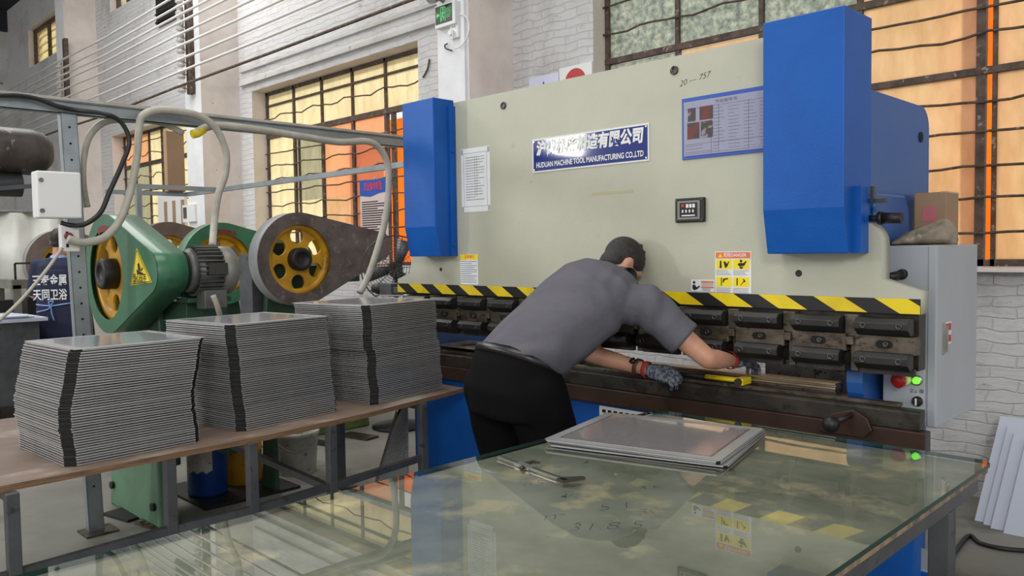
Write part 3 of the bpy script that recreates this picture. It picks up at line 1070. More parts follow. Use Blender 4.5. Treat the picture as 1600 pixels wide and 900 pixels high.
MB().box((-3.393, yS - .0006, 1.400), (-3.25, yS, 1.428)).build('yellow_heading', M['yel'], s)
text('heading_lettering', '注意事项', .02, (-3.315, yS - .0006, 1.414), (1, 0, 0), (0, 0, 1), M['orange'], s, bold=.0004, width=.085, lift=.0006)
g = MB()
lines(g, -3.388, -3.256, 1.27, 1.395, 11, yS, .003, 8)
g.build('small_print', M['ink'], s)
text('handwritten_mark', '20 — 757', .034, P(1085, 124, y=3.0), (1, 0, .13), (-.05, 0, 1), M['inkblack'], press, bold=-.0005, width=.155, lift=.001, shear=.3)
q0, q1 = P(925, 303, y=3.0), P(989, 303, y=3.0)
MB().box((q0.x, 2.9992, q0.z - .006), (q1.x, 3.0, q0.z + .006)).build('tape_residue', mat('old_tape_residue', (176, 170, 138), 0.6), press)

# sheets taped to the ram: things of their own
sh = MB()
sh.box((-1.942, 2.994, 1.824), (-1.497, 2.9995, 2.083))
doc = sh.build('document_sleeve', M['posterblue'])
tag(doc, 'blue edged plastic sleeve with printed photo sheet partly behind the big blue cover', 'document sleeve')
shp = MB().box((-1.932, 2.992, 1.838), (-1.499, 2.994, 2.066)).build('instruction_page', M['lavender'], doc)
g = MB()
lines(g, -1.925, -1.80, 1.846, 1.885, 3, 2.992, .0014, 2)
for k in range(4):
    lines(g, -1.79 + k * .07, -1.734 + k * .07, 1.85, 2.03, 13, 2.992, .0014, 10 + k, .6)
for z in (1.845, 1.885, 2.035):
    g.box((-1.925, 2.9914, z), (-1.505, 2.992, z + .0012))
for x in (-1.80, -1.765, -1.63):
    g.box((x, 2.9914, 1.842), (x + .0012, 2.992, 2.04))
text('page_heading', '作业指导书', .016, (-1.73, 2.992, 2.05), (1, 0, 0), (0, 0, 1), M['ink'], doc, lift=.0008, width=.1)
g.build('print_lines', M['ink'], doc)
for a, c, mm in (((1075, 170), (1087, 189), 'photo'), ((1093, 167), (1114, 185), 'photored'), ((1074, 193), (1093, 216), 'photored'), ((1095, 190), (1114, 214), 'photo')):
    A, B = P(a[0], (a[1]), y=2.992), P(c[0], c[1], y=2.992)
    MB().box((A.x, 2.991, B.z), (B.x, 2.992, A.z)).build('printed_photo', M[mm], doc)
MB().box((-1.934, 2.9895, 1.836), (-1.499, 2.9903, 2.068)).build('clear_cover', M['film'], doc)

sh = MB().box((-3.372, 2.9985, 1.66), (-3.142, 2.9995, 2.008))
doc = sh.build('notice_sheet', M['paper'])
tag(doc, 'white printed sheet taped beside the small blue cover on the machine', 'notice')
g = MB()
lines(g, -3.335, -3.185, 1.72, 1.965, 17, 2.9985, .0026, 31, .5)
for x in (-3.352, -3.166):
    g.box((x, 2.9979, 1.69), (x + .0014, 2.9985, 1.98))
for z in (1.69, 1.98):
    g.box((-3.352, 2.9979, z), (-3.166, 2.9985, z + .0014))
for x in (-3.262, -3.246):
    g.box((x, 2.9979, 1.74), (x + .0014, 2.9985, 1.955))
g.build('print_lines', M['ink'], doc)
for x in (-3.37, -3.16):
    for z in (1.662, 1.975):
        MB().box((x, 2.9972, z), (x + .016, 2.9979, z + .03)).build('clear_tape', M['film'], doc)
# blue shelf with pipe at the foot of the press, right end
b = MB().box((-1.17, 3.12, .20), (-.98, 3.36, .245))
shf = b.build('foot_shelf', M['blue'], press, bevel=.003)
MB().box((-1.16, 3.13, .245), (-.99, 3.35, .252)).build('shelf_top', M['cab'], shf)
MB().cyl((-1.11, 3.22, .252), (-1.11, 3.22, .33), .03).cyl((-1.11, 3.22, .33), (-1.11, 3.22, .40), .018).build('valve', M['blackmatte'], shf)
MB().tube([(-1.07, 3.2, .76), (-1.06, 3.15, .6), (-1.05, 3.10, .4), (-1.08, 3.04, .2), (-1.12, 2.98, .02)], .012, 8, 6).build('hose', M['cable'], press)
# left end of the press: small air cylinder and bracket
b = MB().box((-4.19, 3.02, 1.17), (-4.07, 3.14, 1.25)).box((-4.07, 3.03, 1.19), (-3.95, 3.08, 1.23))
b.build('side_bracket', M['greysteel'], press, bevel=.003)
b = MB().lathe((-4.19, 3.07, 1.215), (-1, -.25, 0), [(0, .036), (.07, .036), (.085, .028), (.10, .028)], n=18)
ac = b.build('air_cylinder', M['blackmatte'], press)
b = MB().lathe(V((-4.19, 3.07, 1.215)) + V((-1, -.25, 0)).normalized() * .1, (-1, -.25, 0), [(0, .02), (.006, .02), (.008, .015)], n=16)
b.build('white_cap', M['white'], ac)

# ================================================================== things on and around the press
# cardboard box and dusty bag on the cabinet
p0, p1 = P(1429, 302, y=3.50), P(1478, 302, y=3.50)
p2 = P(1498, 303, x=p1.x)
b = MB()
b.box((p0.x, 3.50, 1.4455), (p1.x, p2.y, p0.z))
bx = b.build('cardboard_box', M['card'], bevel=.002)
tag(bx, 'small brown cardboard box with pink print on top of the grey control cabinet', 'cardboard box')
a_, c_ = P(1441, 323, y=3.4985), P(1463, 346, y=3.4985)
MB().box((a_.x, 3.4988, c_.z), (c_.x, 3.5, a_.z)).build('pink_print', M['pinkprint'], bx)
b = MB().box((p1.x - .02, 3.499, p0.z - .004), (p1.x + .001, p2.y, p0.z + .002))
b.build('parcel_tape', mat('pale_parcel_tape', (196, 166, 140), 0.35), bx)
b = MB()
R = []
rr = random.Random(5)
L0, L1 = P(1396, 372, y=3.27), P(1494, 368, y=3.37)
for i in range(15):
    t = i / 14
    c = V((L0.x + (L1.x - L0.x) * t, 3.27 + .10 * t, 1.447))
    h = (.030 + .085 * t) * (1 - max(0, t - .86) * 4.0) * (.35 + .65 * min(1, t * 6))
    w = .05 + .03 * sin(pi * t)
    ring = []
    for k in range(18):
        a = pi * k / 17
        j = 1 + rr.uniform(-.13, .13)
        ring.append(c + V((rr.uniform(-.004, .004), -w * cos(a) * j, max(.0, h * sin(a) ** .8 * j))))
    R.append(ring)
b.rings(R)
bag = b.build('plastic_bag', M['plasticbag'])
tag(bag, 'crumpled dusty plastic bag lying in front of the cardboard box on the cabinet', 'plastic bag')
ss = bag.modifiers.new('sub', 'SUBSURF')
ss.levels = ss.render_levels = 1

# boards on the wall showing above the ram
for (u0, u1, v), lab in (((826, 872, 122), 'white sign board on the brick wall just above the ram edge, with black mark'), ((873, 924, 106), 'white sign board with red circle on the brick wall above the ram')):
    a, c = P(u0, v, y=5.07), P(u1, v - 9, y=5.07)
    s = MB().box((a.x, 5.075, a.z - .55), (c.x, 5.098, (a.z + c.z) / 2)).build('wall_sign', M['lavender'] if u0 < 850 else M['white'])
    tag(s, lab, 'sign')
    mid = (a.x + c.x) / 2
    zt_ = (a.z + c.z) / 2
    if u0 < 850:
        MB().prism([(mid - .03, zt_ - .12), (mid + .03, zt_ - .12), (mid, zt_ - .05)], 'y', 5.072, 5.075).build('black_mark', M['inkblack'], s)
    else:
        MB().prism([(mid + .11 * cos(k * pi / 16), zt_ - .135 + .11 * sin(k * pi / 16)) for k in range(32)], 'y', 5.072, 5.075).build('red_disc', M['red'], s)

# exit sign, socket, trunking on the first pillar
a, c = P(679, 14, y=4.52), P(711, 36, y=4.52)
ex = MB().box((a.x, 4.52, c.z), (c.x, 4.58, a.z + .02)).build('exit_sign', M['white'], bevel=.004)
tag(ex, 'green and white exit sign box mounted high on the white pillar', 'exit sign')
xa, xb, za, zb = a.x + .012, c.x - .035, c.z + .03, a.z + .005
MB().box((xa, 4.517, za), (xb, 4.52, zb)).build('sign_face', mat('dark_green_sign_face', (14, 40, 24), 0.3), ex)
hh, ww = zb - za, xb - xa
g = MB()
zc = (za + zb) / 2
g.prism([(xa + .06 * ww, zc), (xa + .14 * ww, zc + .2 * hh), (xa + .14 * ww, zc + .07 * hh), (xa + .26 * ww, zc + .07 * hh), (xa + .26 * ww, zc - .07 * hh), (xa + .14 * ww, zc - .07 * hh), (xa + .14 * ww, zc - .2 * hh)], 'y', 4.515, 4.517)
g.build('arrow', M['signgreen'], ex)
g = MB()
dx0, dx1 = xa + .32 * ww, xa + .62 * ww
for r_ in ((dx0, za + .08 * hh, dx0 + .03 * ww, zb - .08 * hh), (dx1 - .03 * ww, za + .08 * hh, dx1, zb - .08 * hh), (dx0, zb - .14 * hh, dx1, zb - .08 * hh)):
    g.box((r_[0], 4.515, r_[1]), (r_[2], 4.517, r_[3]))
g.build('door_outline', M['signgreen'], ex)
g = MB()
mx_ = (dx0 + dx1) / 2
g.prism([(mx_ + .02 * ww + .035 * ww * cos(k * pi / 6), zc + .27 * hh + .07 * hh * sin(k * pi / 6)) for k in range(12)], 'y', 4.515, 4.517)
for p, q, w in (((0, .18), (-.02, -.1), .07), ((-.02, -.08), (-.08, -.2), .045), ((-.08, -.2), (-.09, -.36), .04), ((-.02, -.08), (.06, -.2), .045), ((.06, -.2), (.02, -.36), .04), ((0, .14), (-.09, .06), .035), ((.0, .14), (.08, .04), .035)):
    p, q = (mx_ + p[0] * ww, zc + p[1] * hh), (mx_ + q[0] * ww, zc + q[1] * hh)
    g.bar((p[0], 4.516, p[1]), (q[0], 4.516, q[1]), .002, w * ww, up=(0, 0, 1))
g.build('running_figure', M['signgreen'], ex)
text('exit_lettering', '安全出口', .05, (xa + .81 * ww, 4.517, zc + .14 * hh), (1, 0, 0), (0, 0, 1), M['signgreen'], ex, width=.3 * ww)
text('exit_lettering', 'EXIT', .05, (xa + .81 * ww, 4.517, zc - .18 * hh), (1, 0, 0), (0, 0, 1), M['signgreen'], ex, width=.24 * ww)
a = P(686, 4, y=4.5)
b = MB().cyl((a.x - .03, 4.50, a.z + .06), (a.x - .01, 4.42, a.z + .03), .045, .055, n=16).cyl((a.x + .0, 4.56, a.z + .02), (a.x - .03, 4.50, a.z + .06), .02)
b.build('emergency_lamp', M['motorcap'], ex)
a, c = P(704, 37, y=4.56), P(717, 58, y=4.56)
so = MB().box((a.x, 4.55, c.z), (c.x, 4.58, a.z)).build('wall_socket', M['white'], bevel=.003)
tag(so, 'white wall socket with plug below the exit sign on the pillar', 'socket')
mz = (a.z + c.z) / 2
MB().cyl((a.x + .03, 4.55, mz - .02), (a.x + .03, 4.52, mz - .02), .025, .022, n=14).build('plug', M['white'], so)
g = MB()
for k in (-1, 1):
    g.box(((a.x + c.x) / 2 + k * .012 - .003, 4.549, mz + .02), ((a.x + c.x) / 2 + k * .012 + .003, 4.55, mz + .035))
g.build('socket_slot', M['hole'], so)
b = MB().tube([P(u, v, y=4.53) for u, v in ((708, 50), (707, 66), (712, 75), (722, 70), (731, 55), (733, 38), (727, 25), (718, 22))], .006, 6, 5)
tag(b.build('sign_cord', M['white']), 'thin white cord looping from the exit sign to the socket', 'cord')
b = MB().tube([P(u, v, y=4.56) for u, v in ((706, 79), (697, 76), (695, 71), (699, 68))], .006, 6, 4)
tag(b.build('wall_hook', M['blackmatte']), 'small black hook on the pillar under the exit sign', 'hook')
x_ = P(726, 80, y=4.57).x
b = MB().box((x_ - .02, 4.55, 1.2), (x_ + .02, 4.58, 6.5))
tag(b.build('cable_trunking', M['column']), 'white plastic trunking running up the pillar beside the exit sign', 'trunking')
b = MB().tube([P(u, v, y=5.085) for u, v in ((671, 92), (668, 108), (661, 121))], .009, 6, 3)
tag(b.build('wall_bracket', M['rust']), 'rusty bent rod sticking out of the wall beside the second window', 'bracket')

# insulator racks and overhead wires
RK = {}
for nm, (u, v0, v1), lab in (('a', (283, -30, 146), 'tall rack of porcelain insulators on the middle pillar'), ('b', (95, 80, 226), 'tall rack of porcelain insulators on the far pillar')):
    p, q = P(u, v0, y=4.50), P(u, v1, y=4.50)
    r = thing('insulator_rack', (p.x, 4.5, q.z), lab, 'insulator rack')
    MB().box((p.x + .02, 4.52, q.z - .03), (p.x + .14, 4.58, p.z + .2)).build('rack_bar', M['rust'], r)
    RK[nm] = (p.x, r)
wz = [P(283, v, y=4.45).z for v in (-4, 14, 28, 40, 58, 76, 97, 116, 138)]
for i, z in enumerate(wz):
    for nm in 'ab':
        x, r = RK[nm]
        c = MB().lathe((x + .03, 4.45, z - .06), (0, 0, 1), [(0, .03), (.012, .05), (.03, .05), (.045, .032), (.06, .032), (.075, .05), (.10, .05), (.12, .03)], n=14)
        c.cyl((x + .03, 4.45, z), (x + .03, 4.55, z), .012, n=8)
        c.build('insulator', M['insul'], r)
    rise = .01
    b = MB().tube([(-22.0 + 1.2, 4.378, z - .02), (RK['b'][0] + .03, 4.378, z), ((RK['a'][0] + RK['b'][0]) / 2, 4.378, z - .03), (RK['a'][0] + .03, 4.378, z), (-8.0, 4.378, z + .0), (-5.0, 4.378, z + rise * 1.6), (-1.0, 4.38, z + rise * 2.6)], .016, 6)
    w = b.build('overhead_wire', M['rust'] if i == 8 else M['wire'])
    names = ['top', 'second from the top', 'third from the top', 'fourth from the top', 'fifth from the top', 'fourth from the bottom', 'third from the bottom', 'second from the bottom', 'bottom']
    tag(w, ('rusty wire, %s of the nine running between the insulator racks' if i == 8 else 'pale wire, %s of the nine running between the insulator racks') % names[i], 'wire', 'overhead wires along the wall')
a, c = P(246, 0, y=5.08), P(276, 28, y=5.08)
r = MB().box((a.x, 5.05, c.z), (c.x, 5.098, c.z + 1.0)).build('wall_vent', M['hole'])
tag(r, 'black vent opening high on the wall beside the middle insulator rack', 'vent')
g = MB()
for k in range(8):
    g.box((a.x, 5.03, c.z + .04 + k * .12), (c.x, 5.05, c.z + .06 + k * .12))
g.build('vent_frame', M['black'], r)

# ================================================================== work bench
bench = thing('work_bench', (-3.6, 1.5, 0), 'long plywood bench on grey steel legs carrying the three stacks of panels', 'work bench')
ZB = .70
top = [(-2.985, .25), (-3.045, .66), (-3.065, 1.64), (-3.13, 2.2), (-3.29, 2.92), (-4.32, 2.92), (-4.30, .25)]
b = MB()
prism_sided(b, top, 'z', ZB - .022, ZB, [], 1)
b.build('bench_top', [M['ply'], M['plyedge']], bench)
for x, y in ((-3.025, .69), (-3.085, 1.23), (-3.075, 1.56), (-3.12, 1.965), (-3.21, 2.56)):
    MB().box((x - .02, y - .02, 0), (x + .02, y + .02, ZB - .022)).build('leg', M['greysteel'], bench, bevel=.003)
for x, y in ((-4.26, .5), (-4.26, 2.75)):
    lg = MB().box((x - .022, y - .022, .01), (x + .022, y + .022, ZB - .022)).build('leg', M['greysteel'], bench, bevel=.003)
    MB().box((x - .06, y - .05, 0), (x + .09, y + .06, .01)).build('foot_plate', M['steel_worn'], lg)
for p, q in (((-3.0, .25), (-3.085, 1.23)), ((-3.085, 1.25), (-3.075, 1.55)), ((-3.075, 1.57), (-3.12, 1.95)), ((-3.12, 1.97), (-3.21, 2.55))):
    MB().bar((p[0], p[1], .40), (q[0], q[1], .40), .03, .03).build('stretcher', M['greysteel'], bench)
MB().bar((-3.1, 1.965, .385), (-4.26, 2.05, .385), .03).build('stretcher', M['greysteel'], bench)
MB().bar((-3.03, .69, .66), (-4.26, .69, .66), .03).build('top_rail', M['greysteel'], bench)
MB().bar((-3.2, 2.56, .66), (-4.26, 2.6, .66), .03).build('top_rail', M['greysteel'], bench)
MB().bar((-4.26, .5, .66), (-4.26, 2.75, .66), .03).build('top_rail', M['greysteel'], bench)


def panel_mb(lx, ly, h=.0078, ch=.032):
    """shallow folded sheet-metal tray, front corner at the origin, reaching -x and +y"""
    b = MB()
    f = .0012
    out = [(-ch * 1.2, 0), (-lx + ch * 1.2, 0), (-lx, ch * 1.2), (-lx, ly - ch * 1.2), (-lx + ch * 1.2, ly), (-ch * 1.2, ly), (0, ly - ch * 1.2), (0, ch * 1.2)]
    b.prism(out, 'z', h - f, h)
    b.box((-lx + ch, 0, .0022), (-ch, f, h)).box((-lx + ch, ly - f, .0022), (-ch, ly, h))
    b.box((-lx, ch, .0022), (-lx + f, ly - ch, h)).box((-f, ch, .0022), (0, ly - ch, h))
    b.mi = 1
    i = .004
    c2 = ch * .95
    inn = [(-c2, i), (-lx + c2, i), (-lx + i, c2), (-lx + i, ly - c2), (-lx + c2, ly - i), (-c2, ly - i), (-i, ly - c2), (-i, c2)]
    b.prism(inn, 'z', 0, h - .0002)
    return b


PITCH = .0093
STK = [
    ('front stack', 'stack nearest the open bench end', (-3.120, .887), (-3.150, 1.395), .52, 45,
     lambda t: (.0015 * sin(9 * t), -.011 * sin(min(t / .7, 1) * pi) + .003 * sin(12 * t) + .034 * max(0, (t - .55) / .45) ** 1.6)),
    ('middle stack', 'middle of the three bench stacks', (-3.191, 1.571), (-3.262, 2.112), .52, 49,
     lambda t: (.002 * sin(11 * t), -.036 * t + .0015 * sin(13 * t))),
    ('stack beside the press', 'bench stack beside the press', (-3.246, 2.294), (-3.354, 2.842), .54, 53,
     lambda t: (.003 * sin(8 * t), -.026 * t - .010 * (t > .55) + .003 * sin(17 * t)))]
for si, (nm, where, fc, rc, lx, n, off) in enumerate(STK):
    ex_ = V((rc[0] - fc[0], rc[1] - fc[1], 0))
    ly = ex_.length
    ang = atan2(-ex_.x, ex_.y)
    mb = panel_mb(lx, ly)
    proto = mb.build('sheet_metal_tray', [M['alu'], M['hole']], origin=(0, 0, 0))
    rr = random.Random(si + 11)
    grp = 'folded sheet panels in the ' + nm
    for k in range(n):
        o = proto if k == 0 else proto.copy()
        if k:
            COL.objects.link(o)
        dx, dy = off(k / (n - 1))
        j = .0022
        o.location = (fc[0] + dx + rr.uniform(-j, j), fc[1] + dy + rr.uniform(-j, j), ZB + PITCH * k)
        o.rotation_euler = (0, 0, ang + rr.uniform(-.004, .004))
        ORG[o.name] = V(o.location)
        if k == n - 1:
            tag(o, 'glossy film-covered grey tray on top of the ' + where, 'metal tray', grp)
            b = MB().prism([(-.045, .045), (-lx + .045, .045), (-lx + .045, ly - .045), (-.045, ly - .045)], 'z', .0079, .0085)
            fm = b.build('protective_film', M['topfilm'], o, origin=ORG[o.name])
            fm.data.transform(Matrix.Translation(ORG[o.name]))
            fm.location = (0, 0, 0)
            b = MB()
            for r_ in ((-lx + .004, .006, -.004, .03), (-lx + .004, ly - .03, -.004, ly - .006), (-lx + .004, .03, -lx + .03, ly - .03), (-.03, .03, -.004, ly - .03)):
                b.box((r_[0], r_[1], .0079), (r_[2], r_[3], .0084))
            fm = b.build('bright_border', M['alu'], o, origin=ORG[o.name])
            fm.data.transform(Matrix.Translation(ORG[o.name]))
            fm.location = (0, 0, 0)
        elif k == 0:
            tag(o, 'lowest grey tray, on the plywood, in the ' + where, 'metal tray', grp)
        else:
            tag(o, 'grey folded tray inside the ' + where, 'metal tray', grp)
    topz = ZB + PITCH * n
    if si == 2:
        q = P(612, 463, z=topz)
        r = thing('spanner', (q.x, q.y, topz), 'small steel spanner lying on the uppermost panel of the stack beside the press', 'spanner')
        MB().bar((q.x - .07, q.y - .04, topz + .005), (q.x + .06, q.y + .05, topz + .005), .016, .006).build('shaft', M['bright'], r)
        MB().cyl((q.x + .065, q.y + .055, topz + .001), (q.x + .065, q.y + .055, topz + .010), .018, n=12).build('ring_end', M['bright'], r)
        MB().box((q.x - .09, q.y - .055, topz + .001), (q.x - .06, q.y - .03, topz + .009)).build('jaw_end', M['bright'], r)

# ================================================================== glass-topped table
GX0, GX1, GY0, GY1, GZ = -1.872, -.672, .05, 2.694, .80
tbl = thing('inspection_table', (-1.27, 1.4, 0), 'low grey steel table in front with a marked green board under glass', 'table')
b = MB()
prism_sided(b, rect(GX0 + .012, GX1 - .010, GY0, GY1 - .012), 'z', GZ - .034, GZ - .0125, [], 1)
b.build('table_board', [M['board'], M['boardedge']], tbl)
for x in (GX0 + .06, GX1 - .05):
    for y in (.3, 2.40):
        MB().box((x - .028, y - .028, 0), (x + .028, y + .028, GZ - .084)).build('leg', M['greysteel'], tbl, bevel=.003)
for x in (GX0 + .06, GX1 - .05):
    MB().box((x - .028, GY0 + .05, GZ - .084), (x + .028, GY1 - .06, GZ - .034)).build('rail', M['greysteel'], tbl, bevel=.003)
for y in (.3, 2.40):
    MB().box((GX0 + .088, y - .025, GZ - .084), (GX1 - .078, y + .025, GZ - .034)).build('rail', M['greysteel'], tbl, bevel=.003)
for u, v, s, sz, rot in ((942, 823, '31.8/5', .075, .1), (957, 792, '5/1', .075, .25), (862, 807, 'm', .085, .2), (1010, 800, '30', .06, .3), (903, 818, 'r.', .06, .2), (1012, 762, '4 n', .05, .3), (885, 775, '4c', .05, .3), (830, 756, '65', .07, .2), (930, 722, '4.05', .06, .3)):
    q = P(u, v, z=GZ - .0125)
    d = Matrix.Rotation(rot, 3, 'Z') @ V((.72, .69, 0))
    e = Matrix.Rotation(rot, 3, 'Z') @ V((-.69, .72, 0))
    text('pencil_scribble', s, sz, q, d, e, M['scribble'], tbl, bold=-.0022, lift=.0006, shear=.4)
b = MB()
prism_sided(b, [(GX0, GY0), (GX1, GY0), (GX1, GY1 - .03), (GX1 - .03, GY1), (GX0 + .01, GY1), (GX0, GY1 - .01)], 'z', GZ - .012, GZ, [], 1)
gl = b.build('glass_sheet', [M['glass'], M['glassedge']])
tag(gl, 'large thick clear glass sheet lying on the marked table in front', 'glass sheet')

# three trays on the glass
A, B_, C_ = P(1125, 727, z=GZ + .012), P(868, 684, z=GZ + .012), P(1195, 674, z=GZ + .012)
ux, uy = (B_ - A), (C_ - A)
for k, (lab, dxy, da) in enumerate((('lowest of the clear covered trays on the glass table', (.012, .02), .03), ('middle one of the clear covered trays on the glass table', (-.006, .008), -.012), ('topmost clear covered tray on the glass table, shining with window reflections', (0, 0), 0))):
    ang = atan2(-uy.x, uy.y) + da
    lx, ly = ux.length, uy.length
    o = panel_mb(lx, ly, .0075, .012).build('metal_tray', [M['alu'], M['hole']], origin=(0, 0, 0))
    o.location = (A.x + dxy[0], A.y + dxy[1], GZ + .0076 * k + .0001)
    o.rotation_euler = (0, 0, ang)
    ORG[o.name] = V((0, 0, 0))
    tag(o, 'grey sheet tray, ' + lab, 'metal tray', 'trays on the glass table')
    if k == 2:
        m_ = .045
        MB().prism([(-m_, m_), (-lx + m_, m_), (-lx + m_, ly - m_), (-m_, ly - m_)], 'z', .0076, .0088).build('window_film', mat('glossy_clear_window', (138, 134, 134), 0.04, spec=0.9, coat=0.6), o, origin=(0, 0, 0))
        g = MB()
        for r_ in ((-lx + m_ - .006, m_ - .006, -m_ + .006, m_), (-lx + m_ - .006, ly - m_, -m_ + .006, ly - m_ + .006), (-lx + m_ - .006, m_, -lx + m_, ly - m_), (-m_, m_, -m_ + .006, ly - m_)):
            g.box((r_[0], r_[1], .0076), (r_[2], r_[3], .0092))
        g.build('window_bead', M['bright'], o, origin=(0, 0, 0))

# vernier caliper
c0, c1 = P(780, 714, z=GZ + .006), P(885, 751, z=GZ + .006)
d = (c1 - c0).normalized()
e = V((-d.y, d.x, 0))
cal = thing('vernier_caliper', (c0.x, c0.y, GZ), 'steel vernier caliper lying on the glass table', 'caliper')
MB().bar(c0, c1, .016, .004).build('beam', M['bright'], cal)
MB().bar(c0 + e * .004 + V((0, 0, .003)), c1 + e * .004 - d * .02 + V((0, 0, .003)), .003, .001).build('scale_groove', M['inkblack'], cal)
jaw = MB().prism([((p).x, (p).y) for p in (c1 - d * .03 - e * .012, c1 - e * .012, c1 + d * .004 + e * .01, c1 + e * .06 + d * .012, c1 + e * .062 - d * .002, c1 + e * .012 - d * .03)], 'z', GZ + .0006, GZ + .008)
jaw.build('fixed_jaw', M['bolt'], cal)
s0 = c0 + d * (c1 - c0).length * .30
sl_ = MB().bar(s0, s0 + d * .07, .026, .008)
sl_.build('slider', M['bright'], cal)
MB().prism([(p.x, p.y) for p in (s0 + e * .012, s0 + e * .06 + d * .0, s0 + e * .062 + d * .03, s0 + e * .045 + d * .012, s0 + e * .012 + d * .03)], 'z', GZ + .0008, GZ + .007).build('moving_jaw', M['bolt'], cal)
MB().cyl(s0 + d * .045 - e * .014, s0 + d * .045 - e * .024, .006, n=12).build('lock_screw', M['bolt'], cal)
# ================================================================== tools and bars on the bed
BZ = .874
pa, pb_ = P(1012, 590, y=3.05), P(1164, 602, y=3.05)
pa.z = pb_.z = BZ + .0165
d = (pb_ - pa).normalized()
e = V((-d.y, d.x, 0))
L = (pb_ - pa).length
ham = thing('hammer', (pa.x, pa.y, BZ), 'yellow hammer with black rubber grip held on the press bed', 'hammer')
MB().tube([pa, pa + d * .03, pa + d * L * .45, pa + d * L * .62], lambda t: .0135 - .002 * sin(pi * t), 12).build('grip', M['handle_black'], ham)
MB().tube([pa + d * L * .615, pa + d * L * .8, pb_ - d * .02], .0105, 12).build('shaft', M['hammer'], ham)
MB().bar(pb_ - d * .025, pb_ + d * .01, .075, .03).build('hammer_head', M['hammer'], ham, bevel=.004)
f = MB().cyl(pb_ - d * .0075 - e * .036, pb_ - d * .0075 - e * .050, .015, n=16)
f.build('striking_face', M['bolt'], ham)
zb = .8605
for i, lab in enumerate(('lower of the two long pale steel bars stacked on the press bed', 'upper of the two long pale steel bars stacked on the press bed')):
    z0 = zb + i * .027
    b = MB()
    x1 = P(1309, 612, y=3.115).x
    x0 = x1 - 1.25
    ya, yb_ = 3.09, 3.15
    b.box((x0, ya, z0), (x1, yb_, z0 + .009)).box((x0, ya + .008, z0 + .009), (x1, yb_ - .008, z0 + .017)).box((x0, ya, z0 + .017), (x1, yb_, z0 + .026))
    o = b.build('steel_bar', M['steel_worn'] if i == 0 else mat('bare_steel_bar', (176, 160, 138), 0.3, 0.7, col2=(140, 122, 104), vscale=20, stretch=(.3, 1, 1)), bevel=.0015)
    tag(o, lab, 'steel bar', 'steel bars on the bed')
# scrap board with offcuts at the left end of the bed
bd = MB().box((-3.66, 3.06, .8905), (-3.2, 3.30, .902)).build('scrap_board', M['ply'])
tag(bd, 'small wooden board on the bed between the panel stack and the man', 'board')
for k in range(4):
    a = V((-3.59 + k * .10, 3.08, .9025))
    o = MB().bar(a, a + V((.06, .17, 0)), .022, .004)
    o = o.build('sheet_offcut', M['black' if k % 2 else 'bright'])
    o.location.z = .9025
    tag(o, ('dark' if k % 2 else 'bright') + ' thin steel offcut lying on the small board, ' + ('first', 'second', 'third', 'fourth')[k] + ' from the panel stack', 'offcut', 'offcuts on the small board')
# ================================================================== people
def remesh(mb, name, mats, parent, voxel, smooth=4, origin=None, factor=.5, dec=None):
    """one continuous skin over the collected shapes"""
    tmp = mb.build(name, mats, origin=(0, 0, 0))
    m = tmp.modifiers.new('r', 'REMESH')
    m.mode = 'VOXEL'
    m.voxel_size = voxel
    m.use_smooth_shade = True
    s = tmp.modifiers.new('s', 'SMOOTH')
    s.iterations = smooth
    s.factor = factor
    dg = bpy.context.evaluated_depsgraph_get()
    me = bpy.data.meshes.new_from_object(tmp.evaluated_get(dg))
    bpy.data.objects.remove(tmp)
    o = bpy.data.objects.new(name, me)
    me.materials.clear()
    me.materials.append(mats)
    for p in me.polygons:
        p.use_smooth = True
        p.material_index = 0
    COL.objects.link(o)
    if parent is not None:
        me.transform(Matrix.Translation(-ORG[parent.name]))
        o.parent = parent
        ORG[o.name] = ORG[parent.name]
    else:
        og = V(origin)
        me.transform(Matrix.Translation(-og))
        o.location = og
        ORG[o.name] = og
    return o


def capsule(mb, p, q, r0, r1, n=16):
    p, q = V(p), V(q)
    L = (q - p).length
    prof = [(-r0 * cos(a), r0 * sin(a)) for a in [pi / 2 * i / 5 for i in range(6)]]
    prof += [(L + r1 * sin(a), r1 * cos(a)) for a in [pi / 2 * i / 5 for i in range(6)]]
    mb.lathe(p, q - p, prof, n)


def chain(mb, pts, n=16):
    for i in range(len(pts) - 1):
        capsule(mb, pts[i][0], pts[i + 1][0], pts[i][1], pts[i + 1][1], n)


def loft(mb, secs, n=28, pw=2.3):
    """secs: (centre, right axis, front axis, half width, half depth)"""
    R = []
    for c, rx, fx, w, d in secs:
        ring = []
        for k in range(n):
            a = 2 * pi * k / n
            ca, sa = cos(a), sin(a)
            ring.append(V(c) + V(rx) * (w * math.copysign(abs(ca) ** (2 / pw), ca)) + V(fx) * (d * math.copysign(abs(sa) ** (2 / pw), sa)))
        R.append(ring)
    mb.rings(R)


